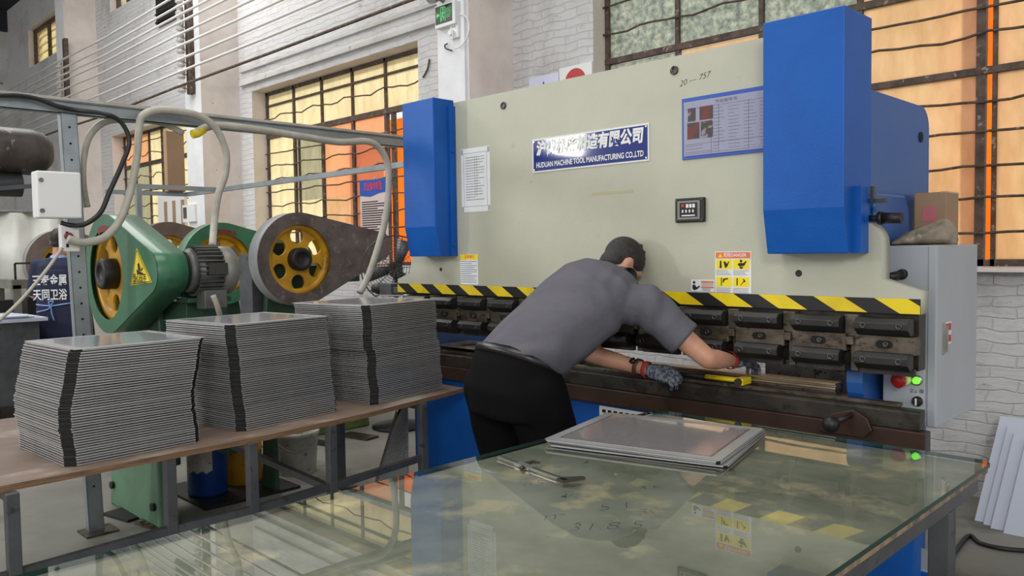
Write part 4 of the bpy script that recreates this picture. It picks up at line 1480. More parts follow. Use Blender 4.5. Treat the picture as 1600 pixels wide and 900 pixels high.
def hand(mb, wrist, dirn, back, thumb, curls, spread=.10, s=1.0, r=.0095):
    """palm and five separate fingers; dirn to the knuckles, back = back of the hand, thumb = side the thumb leaves from"""
    d, u = V(dirn).normalized(), V(back).normalized()
    t = V(thumb)
    t = (t - d * t.dot(d)).normalized()
    u = (u - d * u.dot(d) - t * u.dot(t)).normalized()
    w = V(wrist)
    capsule(mb, w, w + d * .03 * s, .027 * s, .030 * s)
    for k in range(4):
        o = (.030 - .020 * k) * s
        capsule(mb, w + d * .02 * s + t * o * .7, w + d * .085 * s + t * o, .019 * s, .0155 * s, 10)
    lens = (.072, .082, .076, .060)
    for k in range(4):
        o = (.031 - .0205 * k) * s
        p = w + d * .088 * s + t * o
        dd = (d + t * spread * (1.5 - k) * .6).normalized()
        L = lens[k] * s
        for j, f in enumerate((.45, .32, .25)):
            c = curls[k] * (.75 if j == 0 else 1.0)
            ax = t
            dd = (Matrix.Rotation(c, 3, ax) @ dd) if (Matrix.Rotation(.3, 3, ax) @ d).dot(u) < 0 else (Matrix.Rotation(-c, 3, ax) @ dd)
            q = p + dd * L * f
            capsule(mb, p, q, r * s * (1 - .07 * j), r * s * (.95 - .07 * j), 8)
            p = q
    p = w + d * .028 * s + t * .028 * s
    dd = (t * .75 + d * .7 - u * .35).normalized()
    for L, rr_ in ((.038, .0125), (.03, .0105), (.024, .0095)):
        q = p + dd * L * s
        capsule(mb, p, q, rr_ * s, rr_ * .92 * s, 8)
        p = q
        dd = (dd - u * .25 + d * .25 - t * .12).normalized()


def head_mb(mb, c, up, fwd, s=1.0):
    """head with brow, nose, chin and ears"""
    up, f = V(up).normalized(), V(fwd)
    f = (f - up * f.dot(up)).normalized()
    r = f.cross(up)
    mx = Matrix((r, f, up)).transposed()
    c = V(c)
    mb.sph(c + up * .02 * s, (.076 * s, .096 * s, .098 * s), 12, mx)
    mb.sph(c - up * .055 * s + f * .022 * s, (.058 * s, .066 * s, .062 * s), 10, mx)
    capsule(mb, c + f * .09 * s + up * .012 * s, c + f * .108 * s - up * .028 * s, .010 * s, .015 * s, 10)
    capsule(mb, c + f * .086 * s - up * .058 * s - r * .016 * s, c + f * .086 * s - up * .058 * s + r * .016 * s, .011 * s, .011 * s, 8)
    mb.sph(c + f * .078 * s - up * .095 * s, .022 * s, 8)
    for k in (-1, 1):
        mb.sph(c + f * .088 * s + up * .036 * s + r * .03 * k * s, (.026 * s, .010 * s, .009 * s), 8, mx)
        mb.sph(c + r * .079 * k * s - up * .012 * s - f * .008 * s, (.009 * s, .017 * s, .029 * s), 8, mx)


def hair_mb(mb, c, up, fwd, s=1.0, nape=.04):
    up, f = V(up).normalized(), V(fwd)
    f = (f - up * f.dot(up)).normalized()
    r = f.cross(up)
    mx = Matrix((r, f, up)).transposed()
    c = V(c)
    mb.sph(c + up * .034 * s - f * .010 * s, (.083 * s, .100 * s, .096 * s), 14, mx)
    mb.sph(c - up * (nape - .01) * s - f * .036 * s, (.068 * s, .052 * s, .056 * s), 12, mx)
    rr = random.Random(3)
    for i in range(30):
        a, b_ = rr.uniform(0, 2 * pi), rr.uniform(.1, 1.1)
        n_ = (r * (cos(a) * sin(b_) * .083) + f * (sin(a) * sin(b_) * .1) + up * (cos(b_) * .097)) * s
        p = c + up * .034 * s - f * .010 * s + n_ * .93
        t_ = (n_.normalized() + V((rr.uniform(-1, 1), rr.uniform(-1, 1), rr.uniform(-.6, .8))) * .5).normalized()
        mb.tube([p, p + t_ * .010 * s, p + t_ * .016 * s + V((0, 0, .003))], lambda t: .006 * s * (1 - .75 * t), 5)


# ---- the man bending over the press bed
HIP = V((-2.36, 2.38, .97))
NCK = V((-2.10, 2.80, 1.29))
S_ = (NCK - HIP).normalized()
RH = V((.99, -.05, -.06)).normalized()
RS = (V((1, 0, -.02)) - S_ * V((1, 0, -.02)).dot(S_)).normalized()
SR, SL = V((-1.925, 2.715, 1.205)), V((-2.285, 2.845, 1.300))
ER, WR = P(1106, 561, y=2.82), P(1139, 563, y=2.97)
EL, WL = P(922, 553, y=2.93), P(1006, 576, y=2.94)
HC = P(970, 413, y=2.885)
HUP = V((.14, .74, .46))
HFW = V((.22, .42, -.85))
mb = MB()
head_mb(mb, HC, HUP, HFW)
capsule(mb, NCK - S_ * .05, HC - V(HUP).normalized() * .05, .062, .058)
loft(mb, [(HIP - V((0, 0, .12)), RH, V((0, 1, 0)), .15, .10), (HIP, RH, V((0, .8, -.5)), .16, .105), (HIP.lerp(NCK, .4), RS, S_.cross(RS), .15, .10), (HIP.lerp(NCK, .8), RS, S_.cross(RS), .165, .09), (NCK, RS, S_.cross(RS), .10, .06)])
chain(mb, [(SR, .058), (SR.lerp(ER, .5), .050), (ER, .041), (ER.lerp(WR, .35), .043), (WR, .030), (WR + (WR - ER).normalized() * .03, .028)])
chain(mb, [(SL, .058), (SL.lerp(EL, .5), .050), (EL, .041), (EL.lerp(WL, .3), .043), (WL, .030), (WL + (WL - EL).normalized() * .03, .028)])
chain(mb, [(NCK.lerp(HIP, .12), .06), (SR, .055)])
chain(mb, [(NCK.lerp(HIP, .12), .06), (SL, .055)])
FT = {}
for k, kn, an in ((-1, V((-2.50, 2.46, .50)), V((-2.53, 2.34, .09))), (1, V((-2.22, 2.47, .50)), V((-2.19, 2.30, .09)))):
    hp = HIP + V((.105 * k, .0, -.06))
    FT[k] = (hp, kn, an)
    chain(mb, [(hp, .10), (hp.lerp(kn, .5), .085), (kn, .06), (kn.lerp(an, .35), .062), (an, .042)])
man = remesh(mb, 'person', M['skin'], None, .011, 5, origin=(-2.36, 2.34, 0))
tag(man, 'man in grey polo shirt and black trousers bending over the press bed, seen from behind', 'person')
# hair
mb = MB()
hair_mb(mb, HC, HUP, HFW)
remesh(mb, 'hair', M['hair'], man, .006, 2)
# shirt
mb = MB()
bk = lambda r: S_.cross(r)
secs = []
for t, w, d, sh in ((.035, .196, .134, 0), (.06, .206, .146, 0), (.16, .200, .148, .008), (.35, .204, .148, .026), (.55, .214, .146, .048), (.75, .220, .136, .060), (.90, .200, .110, .056), (.99, .145, .080, .040), (1.05, .075, .055, .02)):
    r = RH.lerp(RS, min(1, max(0, t * 1.6))).normalized()
    ax = V((.04, .42, .9)).normalized().lerp(S_, min(1, max(0, (t - .04) * 2))).normalized()
    c = HIP.lerp(NCK, t) + V((0, -.012, 0)) * (1 if t < .3 else .4)
    r = (r - ax * r.dot(ax)).normalized()
    secs.append((c + ax.cross(r) * -sh, r, ax.cross(r), w, d))
loft(mb, secs, 30, 2.5)
for S0, E0, f in ((SR, ER, .62), (SL, EL, .6)):
    e = S0.lerp(E0, f)
    chain(mb, [(NCK.lerp(HIP, .20) + (S0 - NCK) * .35 - S_.cross(RS) * .045, .088), (S0 - S_.cross(RS) * .012, .088), (S0.lerp(E0, .35), .078)])
    dd = (E0 - S0).normalized()
    mb.lathe(S0.lerp(E0, .2), dd, [(0, .07), (.08, .077), ((E0 - S0).length * (f - .2), .080), ((E0 - S0).length * (f - .2) + .004, .07)], 20)
# folds of cloth running from the waist to the shoulder and round the sleeve
rr = random.Random(9)
FR = S_.cross(RS)          # towards the back
shirt = remesh(mb, 'polo_shirt', M['shirt'], man, .008, 4)
from mathutils import noise as NZ
BK = RS.cross(S_)
og = ORG[man.name]
me = shirt.data
LT = (NCK - HIP).length
armd = (ER - SR).normalized()
disp = []
for v in me.vertices:
    p = v.co + og
    t = (p - HIP).dot(S_) / LT
    u = (p - HIP).dot(RS)
    w_ = NZ.noise(p * 5.0)
    # cloth gathers at the waist, running up towards the shoulder
    g = math.exp(-(max(0, t - .02) / .26) ** 2) * (.55 + .45 * min(1, max(0, (u + .05) / .2)))
    d = .0065 * g * sin(58 * (u - .42 * t * LT) + 5.5 * w_)
    # long soft folds from the hip across the flank
    f = math.exp(-((t - .38) / .28) ** 2) * min(1, max(0, (u - .02) / .12))
    d += .0055 * f * sin(34 * (t * LT + .55 * u) + 5 * w_)
    # pulled creases round the armpit and sleeve
    q = p - SR
    r_ = q.length
    a_ = q.dot(armd)
    d += .0050 * math.exp(-(r_ / .19) ** 2) * sin(62 * (a_ * .8 + q.dot(S_) * .6) + 6 * w_)
    d += .002 * NZ.noise(p * 11.0)
    disp.append(v.normal * d)
for v, d in zip(me.vertices, disp):
    v.co = v.co + d
nb = HC - V(HUP).normalized() * .085
cdir = (nb - (NCK - S_ * .02)).normalized()
MB().lathe(NCK.lerp(nb, .30), (nb - NCK), [(-.02, .078), (.0, .070), (.022, .066), (.023, .060), (-.01, .060)], 24, caps=False).build('collar', M['shirt'], shirt)
# trousers and belt
mb = MB()
loft(mb, [(HIP + V((.01, -.0, .045)), RH, V((0, .85, -.45)), .198, .138), (HIP + V((0, -.01, -.02)), RH, V((0, .92, -.3)), .210, .152), (HIP + V((0, -.015, -.10)), RH, V((0, 1, -.1)), .222, .165), (HIP + V((0, -.01, -.2)), RH, V((0, 1, 0)), .215, .155)])
for k in (-1, 1):
    hp, kn, an = FT[k]
    chain(mb, [(hp + V((.012 * k, -.01, -.04)), .134), (hp.lerp(kn, .5) + V((.012 * k, 0, 0)), .126), (kn, .098), (kn.lerp(an, .5), .090), (an + V((0, 0, .02)), .080)], 20)
tr = remesh(mb, 'trousers', M['trousers'], man, .011, 4)
disp = []
for v in tr.data.vertices:
    p = v.co + ORG[man.name]
    lowr = min(1, max(0, (.92 - p.z) / .15))
    disp.append(v.normal * (lowr * (.006 * sin(46 * (p.x + .35 * p.z) + 7 * NZ.noise(p * 4.0)) * min(1, max(0, (NZ.noise(p * 3.1) + .35))) + .004 * NZ.noise(p * 8.0))))
for v, d in zip(tr.data.vertices, disp):
    v.co = v.co + d
mb = MB()
R = []
for h in (0, .034):
    c = HIP + V((.006, -.003, .008)) + V((.02, .42, .9)).normalized() * h
    ring = []
    for j in range(40):
        a = 2 * pi * j / 40
        ring.append(c + RH * (.207 * math.copysign(abs(cos(a)) ** .87, cos(a))) + V((0, .9, -.42)).normalized() * (.148 * math.copysign(abs(sin(a)) ** .87, sin(a))))
    R.append(ring)
mb.rings(R, caps=False)
bl = mb.build('belt', M['belt'], man)
so = bl.modifiers.new('t', 'SOLIDIFY')
so.thickness = .006
# shoes
for k in (-1, 1):
    an = FT[k][2]
    mb = MB()
    chain(mb, [(an + V((0, -.06, -.045)), .042), (an + V((0, .06, -.048)), .040), (an + V((.01 * k, .17, -.056)), .032)])
    capsule(mb, an, an + V((0, -.01, -.04)), .045, .045)
    remesh(mb, 'shoe', M['blackmatte'], man, .008, 3)
# gloves
dl = V((.9, .10, -.10)).normalized()
mb = MB()
hw = WL + (WL - EL).normalized() * .025
hand(mb, hw, V((.93, .22, -.16)), V((-.1, -.45, .85)), V((.2, .85, .45)), (.55, .6, .6, .65), s=1.02, r=.0105)
gl_ = remesh(mb, 'glove', M['glove'], man, .0042, 2)
cd = (WL - EL).normalized()
MB().lathe(WL + cd * .004, cd, [(0, .0345), (.004, .037), (.016, .037), (.02, .034)], 20, caps=False).build('glove_cuff', M['cuff'], gl_)
mb = MB()
cd2 = (WR - ER).normalized()
hw = WR + cd2 * .025
hand(mb, hw, V((.25, .92, -.12)), V((.15, .1, 1)), V((-.9, .25, .1)), (.5, .5, .5, .55), s=1.02, r=.0105)
gr_ = remesh(mb, 'glove', M['glove'], man, .0042, 2)
MB().lathe(WR + cd2 * .002, cd2, [(0, .0345), (.004, .037), (.016, .037), (.02, .034)], 20, caps=False).build('glove_cuff', M['cuff'], gr_)
# watch on the left wrist
wp = WL - cd * .030
w_ = MB().lathe(wp - cd * .011, cd, [(0, .0345), (.002, .0385), (.020, .0385), (.022, .0345)], 24, caps=False).build('watch_strap', M['leather'], man)
MB().cyl(wp + V((-.01, -.025, .028)), wp + V((-.013, -.031, .035)), .015, n=18).build('watch_case', M['bolt'], w_)

# ---- second worker in the apron, back turned
B0 = V((-8.78, 2.50, 0))
fx = V((-.80, .60, 0)).normalized()          # faces away from us
rx = V((.60, .80, 0)).normalized()
up = V((0, 0, 1))


def wpt(r, f, z):
    return B0 + rx * r + fx * f + up * z


mb = MB()
hc2 = wpt(.0, .03, 1.60)
head_mb(mb, hc2, V((.0, 0, 1)) + fx * .25, fx - up * .3)
capsule(mb, wpt(0, -.01, 1.40), wpt(0, .01, 1.54), .058, .055)
loft(mb, [(wpt(0, 0, .85), rx, fx, .16, .11), (wpt(0, 0, 1.0), rx, fx, .155, .10), (wpt(0, 0, 1.2), rx, fx, .165, .105), (wpt(0, -.01, 1.36), rx, fx, .17, .09), (wpt(0, -.01, 1.43), rx, fx, .08, .06)])
for k in (-1, 1):
    sh, el, wr = wpt(.19 * k, -.01, 1.36), wpt(.25 * k, .02, 1.08), wpt(.17 * k, .24, 1.04)
    chain(mb, [(sh, .055), (el, .042), (wr, .030)])
    hand(mb, wr, fx - rx * .3 * k, up, -rx * k, (.5, .5, .5, .5))
    chain(mb, [(wpt(.10 * k, 0, .86), .10), (wpt(.11 * k, .01, .48), .06), (wpt(.11 * k, 0, .09), .042)])
man2 = remesh(mb, 'person', M['skin'], None, .011, 4, origin=B0)
tag(man2, 'person in navy apron with white lettering standing behind the steel post, back turned', 'person')
mb = MB()
hair_mb(mb, hc2, V((.0, 0, 1)) + fx * .25, fx - up * .3, nape=.035)
remesh(mb, 'hair', M['hair'], man2, .008, 2)
mb = MB()
loft(mb, [(wpt(0, 0, .80), rx, fx, .20, .135), (wpt(0, 0, 1.0), rx, fx, .185, .125), (wpt(0, 0, 1.2), rx, fx, .195, .13), (wpt(0, -.01, 1.36), rx, fx, .205, .11), (wpt(0, -.01, 1.44), rx, fx, .10, .075)], 28, 2.6)
for k in (-1, 1):
    sh, el = wpt(.19 * k, -.01, 1.365), wpt(.245 * k, .015, 1.12)
    chain(mb, [(wpt(.1 * k, -.01, 1.36), .075), (sh, .072), (el, .066)])
remesh(mb, 'navy_shirt', M['apron'], man2, .011, 3)
mb = MB()
loft(mb, [(wpt(0, 0, .66), rx, fx, .225, .165), (wpt(0, 0, .95), rx, fx, .205, .145), (wpt(0, 0, 1.2), rx, fx, .205, .14), (wpt(0, 0, 1.33), rx, fx, .17, .125)], 28, 3.0)
ap = remesh(mb, 'apron', M['apron'], man2, .012, 2)
mb = MB()
for k in (-1, 1):
    chain(mb, [(wpt(.10 * k, 0, .92), .125), (wpt(.11 * k, .01, .5), .095), (wpt(.11 * k, 0, .10), .08)])
remesh(mb, 'trousers', mat('dark_work_trousers', (58, 58, 56), .8), man2, .014, 3)
for k in (-1, 1):
    mb = MB()
    chain(mb, [(wpt(.11 * k, -.05, .045), .04), (wpt(.12 * k, .17, .035), .032)])
    remesh(mb, 'shoe', M['blackmatte'], man2, .01, 2)
MB().lathe(wpt(0, -.005, 1.425), up + fx * .15, [(0, .085), (.03, .072), (.034, .066)], 20, caps=False).build('blue_collar', M['apronblue'], man2)
for s, z in (('三泰金属', 1.215), ('天同卫浴', 1.075)):
    text('apron_lettering', s, .115, wpt(-.035, -.155, z), rx, up, M['white'], man2, bold=.002, lift=.002, width=.31)
mb = MB()
mb.tube([wpt(-.205, -.02, .985), wpt(-.17, -.11, .985), wpt(-.03, -.158, .975), wpt(.10, -.150, .99), wpt(.19, -.08, 1.0)], .007, 6, 5)
mb.tube([wpt(-.03, -.160, .975), wpt(-.06, -.17, .94), wpt(-.17, -.13, .915)], .006, 6, 4)
mb.tube([wpt(-.03, -.160, .975), wpt(-.02, -.172, .90), wpt(.0, -.17, .83)], .006, 6, 4)
mb.tube([wpt(-.03, -.160, .975), wpt(-.0, -.178, 1.02), wpt(-.045, -.175, 1.01), wpt(-.03, -.160, .975)], .006, 6, 4)
mb.build('apron_tie', M['apronblue'], man2)
# ================================================================== punch presses
def drop(R, L, h, r, n=40):
    """outline of a belt guard: big circle at the origin, small circle at (L, h)"""
    D = sqrt(L * L + h * h)
    base = atan2(h, L)
    al = math.acos((R - r) / D)
    pts = []
    a0, a1 = base + al, base + 2 * pi - al
    for i in range(n + 1):
        a = a0 + (a1 - a0) * i / n
        pts.append((R * cos(a), R * sin(a)))
    a0, a1 = base - al, base + al
    for i in range(17):
        a = a0 + (a1 - a0) * i / 16
        pts.append((L + r * cos(a), h + r * sin(a)))
    return pts


def punch_press(name, label, loc, rot, R, L, h, r, dep, front, rim, body, hole=.25, fr=.245, holes=6, hub=.095, motor=True, base=None, arrow=True, dust=None):
    """loc: centre of the flywheel; local x to the motor, local y into the machine"""
    H0 = loc[2]
    mx = Matrix.Translation((loc[0], loc[1], 0)) @ Matrix.Rotation(rot, 4, 'Z')
    root = thing(name, (loc[0], loc[1], 0), label, 'punch press', 'row of punch presses along the wall')

    def put(mb, nm, m, par=root, bev=0):
        mb.v = [mx @ p for p in mb.v]
        return mb.build(nm, m, par, bevel=bev)
    out = [(x, z + H0) for x, z in drop(R, L, h, r)]
    inn = [(x, z + H0) for x, z in drop(R - .008, L, h, r - .008)]
    circ = [(hole * cos(2 * pi * i / 40), H0 + hole * sin(2 * pi * i / 40)) for i in range(40)]
    b = MB()
    b.prism(out, 'y', 0, .006, [circ])
    b.mi = 1
    n = len(out)
    vs = [(p[0], .0, p[1]) for p in out] + [(p[0], dep, p[1]) for p in out] + [(p[0], .006, p[1]) for p in inn] + [(p[0], dep, p[1]) for p in inn]
    fs = [(i, (i + 1) % n, n + (i + 1) % n, n + i) for i in range(n)] + [(2 * n + i, 3 * n + i, 3 * n + (i + 1) % n, 2 * n + (i + 1) % n) for i in range(n)] + [(n + i, n + (i + 1) % n, 3 * n + (i + 1) % n, 3 * n + i) for i in range(n)]
    b.add(vs, fs, True)
    g = put(b, 'belt_guard', [front, rim])
    if arrow:
        a = MB()
        pts = []
        for i in range(9):
            t = radians(112 - 5 * i)
            pts.append(((R - .06) * cos(t), H0 + (R - .06) * sin(t)))
        for i in range(9):
            t = radians(72 + 5 * i)
            pts.append(((R - .095) * cos(t), H0 + (R - .095) * sin(t)))
        a.prism(pts, 'y', -.001, 0)
        t = radians(70)
        a.prism([((R - .045) * cos(t), H0 + (R - .045) * sin(t)), ((R - .075) * cos(t - .14), H0 + (R - .075) * sin(t - .14)), ((R - .11) * cos(t), H0 + (R - .11) * sin(t))], 'y', -.001, 0)
        put(a, 'arrow_mark', mat('worn_dark_red_arrow', (120, 44, 44), .6), g)
    # flywheel: rim, web with round holes, hub
    b = MB()
    b.lathe((0, .03, H0), (0, 1, 0), [(0, fr - .035), (0, fr + .03), (.11, fr + .03), (.11, fr - .035), (0, fr - .035)], 40, caps=False)
    hol = []
    for k in range(holes):
        a = 2 * pi * (k + .5) / holes
        rh, rc_ = fr * .225, fr * .68
        hol.append([(rc_ * cos(a) + rh * cos(2 * pi * i / 20), H0 + rc_ * sin(a) + rh * sin(2 * pi * i / 20)) for i in range(20)])
    b.prism([(fr * cos(2 * pi * i / 40), H0 + fr * sin(2 * pi * i / 40)) for i in range(40)], 'y', .05, .075, hol)
    fw = put(b, 'flywheel', M['flywheel'])
    b = MB()
    b.lathe((0, .10, H0), (0, -1, 0), [(0, hub), (.12, hub), (.13, hub * .93), (.13, hub * .6), (.118, hub * .56), (.118, .001)], 28)
    put(b, 'hub', M['blackmatte'], fw)
    # machine body
    b = MB()
    b.prism([(-.24, .3), (.30, .3), (.26, .8), (.20, H0 - .12), (.16, H0 + .14), (-.16, H0 + .14), (-.2, H0 - .12), (-.24, .8)], 'y', dep + .03, dep + .10)
    b.prism([(-.24, .3), (.30, .3), (.26, .8), (.20, H0 - .12), (.16, H0 + .14), (-.16, H0 + .14), (-.2, H0 - .12), (-.24, .8)], 'y', dep + .36, dep + .43)
    b.box((-.18, dep + .10, .35), (.0, dep + .36, H0 + .1))
    b.cyl((0, .10, H0), (0, dep + .5, H0), .06)
    put(b, 'frame', body, bev=.01)
    b = MB()
    b.box((-.30, dep + .12, H0 - .55), (-.18, dep + .34, H0 + .05)).box((-.33, dep + .08, H0 - .75), (-.18, dep + .38, H0 - .70))
    put(b, 'slide', M['greysteel'], bev=.005)
    bw, bm, by0, by1, bt = base or (.36, body, dep + .0, dep + .5, .70)
    b = MB()
    vs = []
    for z, w in ((0, bw), (bt, bw * .86)):
        o = .02 if z == 0 else 0
        vs += [(-w + .05, by0 - o, z), (w + .05, by0 - o, z), (w + .05, by1 + o, z), (-w + .05, by1 + o, z)]
    b.add(vs, [(0, 3, 2, 1), (4, 5, 6, 7), (0, 1, 5, 4), (1, 2, 6, 5), (2, 3, 7, 6), (3, 0, 4, 7)])
    bs = put(b, 'base', bm, bev=.012)
    for k in (-1, 1):
        b = MB().cyl((.05 + k * (bw - .06), by0 - .02, .12), (.05 + k * (bw - .06), by0 - .035, .12), .022, n=10)
        put(b, 'anchor_bolt', M['blackmatte'], bs)
    # motor on its shelf
    if motor:
        mz = H0 + h
        y0 = dep + .02
        b = MB()
        Lm, rm = .165, .118
        b.cyl((L, y0, mz), (L, y0 + .03, mz), rm * .85, rm)
        b.cyl((L, y0 + .03, mz), (L, y0 + Lm, mz), rm * .93, n=28)
        for k in range(30):
            a = 2 * pi * k / 30
            b.add([(L + rm * .9 * cos(a) - .003 * sin(a), y0 + .035, mz + rm * .9 * sin(a) + .003 * cos(a)), (L + rm * .9 * cos(a) + .003 * sin(a), y0 + .035, mz + rm * .9 * sin(a) - .003 * cos(a)),
                   (L + rm * 1.1 * cos(a) + .003 * sin(a), y0 + .035, mz + rm * 1.1 * sin(a) - .003 * cos(a)), (L + rm * 1.1 * cos(a) - .003 * sin(a), y0 + .035, mz + rm * 1.1 * sin(a) + .003 * cos(a)),
                   (L + rm * .9 * cos(a) - .003 * sin(a), y0 + Lm, mz + rm * .9 * sin(a) + .003 * cos(a)), (L + rm * .9 * cos(a) + .003 * sin(a), y0 + Lm, mz + rm * .9 * sin(a) - .003 * cos(a)),
                   (L + rm * 1.1 * cos(a) + .003 * sin(a), y0 + Lm, mz + rm * 1.1 * sin(a) - .003 * cos(a)), (L + rm * 1.1 * cos(a) - .003 * sin(a), y0 + Lm, mz + rm * 1.1 * sin(a) + .003 * cos(a))],
                  [(0, 1, 2, 3), (4, 7, 6, 5), (0, 4, 5, 1), (1, 5, 6, 2), (2, 6, 7, 3), (3, 7, 4, 0)])
        mo = put(b, 'motor', M['motor'])
        b = MB().lathe((L, y0 + Lm, mz), (0, 1, 0), [(0, rm * 1.06), (.065, rm * 1.06), (.085, rm * .9), (.09, rm * .5), (.09, .001)], 28)
        put(b, 'fan_cowl', M['motorcap'], mo)
        b = MB().box((L + .02, y0 + .05, mz - rm - .075), (L + .12, y0 + .17, mz - rm + .02))
        put(b, 'terminal_box', M['motor'], mo, .006)
        b = MB().box((L + rm * .72, y0 + .07, mz - .02), (L + rm * 1.14, y0 + .17, mz + .04))
        put(b, 'rating_plate', M['bolt'], mo)
        b = MB().box((L - .13, y0 + .01, mz - rm - .045), (L + .02, y0 + .24, mz - rm - .02)).box((.12, y0 + .04, mz - rm - .2), (L - .08, y0 + .2, mz - rm - .045)).box((L - .12, y0 + .03, mz - rm - .02), (L - .09, y0 + .2, mz - .02))
        put(b, 'motor_bracket', body, bev=.004)
    return root, mx, put, g


c = P(165, 428, y=1.56)
pp, mx1, put1, g1 = punch_press('punch_press', 'green punch press with yellow hand warning triangle, right behind the steel post', (c.x, 1.56, c.z), 0, .325, .60, .015, .105, .155, M['green'], M['green'], M['greendark'], hub=.085, base=(.36, M['greenpale'], .10, .17, .70))
# warning triangle on its guard
A, B_, T = P(204, 446, y=1.558), P(237, 441, y=1.558), P(213, 388, y=1.558)
cen = (A + B_ + T) / 3
b = MB().prism([(p.x, p.z) for p in (A, B_, T)], 'y', 1.5585, 1.56)
st = b.build('warning_triangle', M['yel'], pp)
st['label'] = 'yellow triangular warning sticker with a crushed hand'
g = MB()


def tri_edge(f0, f1, mbx):
    o_ = [cen + (p - cen) * f0 for p in (A, B_, T)]
    i_ = [cen + (p - cen) * f1 for p in (A, B_, T)]
    for k in range(3):
        k2 = (k + 1) % 3
        mbx.add([(o_[k].x, 1.5582, o_[k].z), (o_[k2].x, 1.5582, o_[k2].z), (i_[k2].x, 1.5582, i_[k2].z), (i_[k].x, 1.5582, i_[k].z)], [(0, 1, 2, 3)])


tri_edge(.95, .88, g)
w_, h_ = B_.x - A.x, T.z - A.z
q = V((cen.x, 0, A.z))
g.add([(q.x - .08 * w_, 1.558, q.z + .58 * h_), (q.x + .0 * w_, 1.558, q.z + .62 * h_), (q.x + .08 * w_, 1.558, q.z + .40 * h_), (q.x - .06 * w_, 1.558, q.z + .42 * h_)], [(0, 1, 2, 3)])
g.add([(q.x - .14 * w_, 1.558, q.z + .44 * h_), (q.x + .02 * w_, 1.558, q.z + .40 * h_), (q.x + .20 * w_, 1.558, q.z + .33 * h_), (q.x + .18 * w_, 1.558, q.z + .29 * h_), (q.x - .12 * w_, 1.558, q.z + .31 * h_)], [(0, 1, 2, 3, 4)])
g.add([(q.x + .06 * w_, 1.558, q.z + .42 * h_), (q.x + .16 * w_, 1.558, q.z + .50 * h_), (q.x + .18 * w_, 1.558, q.z + .47 * h_), (q.x + .1 * w_, 1.558, q.z + .39 * h_)], [(0, 1, 2, 3)])
g.build('hand_symbol', M['inkblack'], st)
text('triangle_lettering', '当心压手', .045, (q.x + .0 * w_, 1.558, q.z + .2 * h_), (1, 0, 0), (0, 0, 1), M['inkblack'], pp, bold=.0008, width=.62 * w_)
text('triangle_lettering', 'WARNING MIND YOUR HANDS', .02, (q.x, 1.558, q.z + .085 * h_), (1, 0, 0), (0, 0, 1), M['inkblack'], pp, width=.68 * w_)

c = P(349, 412, x=-7.0)
punch_press('punch_press', 'green punch press with yellow flywheel and red arrow, behind the grey motor', (-7.0, c.y, c.z), pi / 2, .37, .80, .05, .12, .15, M['green'], M['greenpale'], M['greendark'], hole=.27, fr=.265, holes=5, hub=.09, motor=True)
c = P(470, 405, x=-5.95)
punch_press('punch_press', 'punch press with rubbed grey guard and yellow flywheel, left of the blue cover', (-5.95, c.y, c.z), pi / 2, .385, .80, .105, .125, .15, M['guardrust'], M['guardrim'], M['greendark'], hub=.095, hole=.285, fr=.28, motor=True, base=(.34, M['olive'], -.35, .3, .62), arrow=False)
c = P(266, 402, x=-9.2)
punch_press('punch_press', 'punch press with brown guard showing just above the grey motor', (-9.2, c.y, c.z), pi / 2, .40, .8, .05, .14, .15, M['guardbrown'], M['guardbrown'], M['greendark'], arrow=False)
c = P(100, 412, x=-11.0)
punch_press('punch_press', 'punch press with round brown guard behind the person in the apron', (-11.0, c.y, c.z), pi / 2, .42, .8, .05, .14, .15, M['guardbrown'], M['guardrim'], M['greendark'], arrow=False)

# ================================================================== steel service frame over the presses
XB = -4.4
fr = thing('service_frame', (XB, 1.33, 0), 'galvanised channel frame carrying cables across the workshop, post beside the bench', 'cable frame')
b = MB()
b.box((XB - .004, 1.285, .01), (XB, 1.36, 2.16)).box((XB - .05, 1.285, .01), (XB, 1.289, 2.16)).box((XB - .05, 1.356, .01), (XB, 1.36, 2.16))
lean = lambda p: V((p.x - .11 * (2.16 - p.z) / 2.16, p.y + .09 * (2.16 - p.z) / 2.16, p.z))
b.v = [lean(p) for p in b.v]
po = b.build('post', M['galv'], fr)
MB().box((XB - .19, 1.34, 0), (XB - .04, 1.50, .011)).build('foot_plate', M['steel_worn'], po)
for k in range(24):
    q = lean(V((XB, 1.322, .25 + .08 * k)))
    MB().cyl(q, q + V((.001, 0, 0)), .006, n=10).build('bolt_hole', M['hole'], po)
z0, z1_ = 2.155, 2.215
b = MB()
b.box((XB - .004, .55, z0), (XB, 3.6, z1_)).box((XB - .05, .55, z1_ - .004), (XB + .02, 3.6, z1_)).box((XB - .05, .55, z0), (XB, 3.6, z0 + .004))
b.build('beam', M['galv'], fr)
MB().box((XB + .002, .55, z1_), (XB + .03, 3.6, z1_ + .014)).build('cable_strip', M['conduit'], fr)
qa, qb = P(345, 292, y=3.6), P(640, 262, y=3.6)
zr = (qa.z + qb.z) / 2
MB().box((qa.x, 3.58, zr - .02), (XB, 3.62, zr + .02)).build('rail', M['galv'], fr)
MB().box((XB - .04, 3.56, zr - .02), (XB, 3.62, z1_)).build('rail_hanger', M['galv'], fr)
xr = qa.x
yb = P(215, 287, x=xr).y
MB().box((xr - .02, yb, zr - .02), (xr + .02, 3.62, zr + .02)).build('rail', M['galv'], fr)
MB().box((xr - .025, yb - .02, 0), (xr + .025, yb + .025, zr + .02)).build('post', M['galv'], fr)
xr2 = xr - .8
y2 = P(302, 303, x=xr2).y
MB().box((xr2 - .02, P(165, 299, x=xr2).y, zr - .02), (xr2 + .02, 3.62, zr + .02)).build('rail', M['galv'], fr)
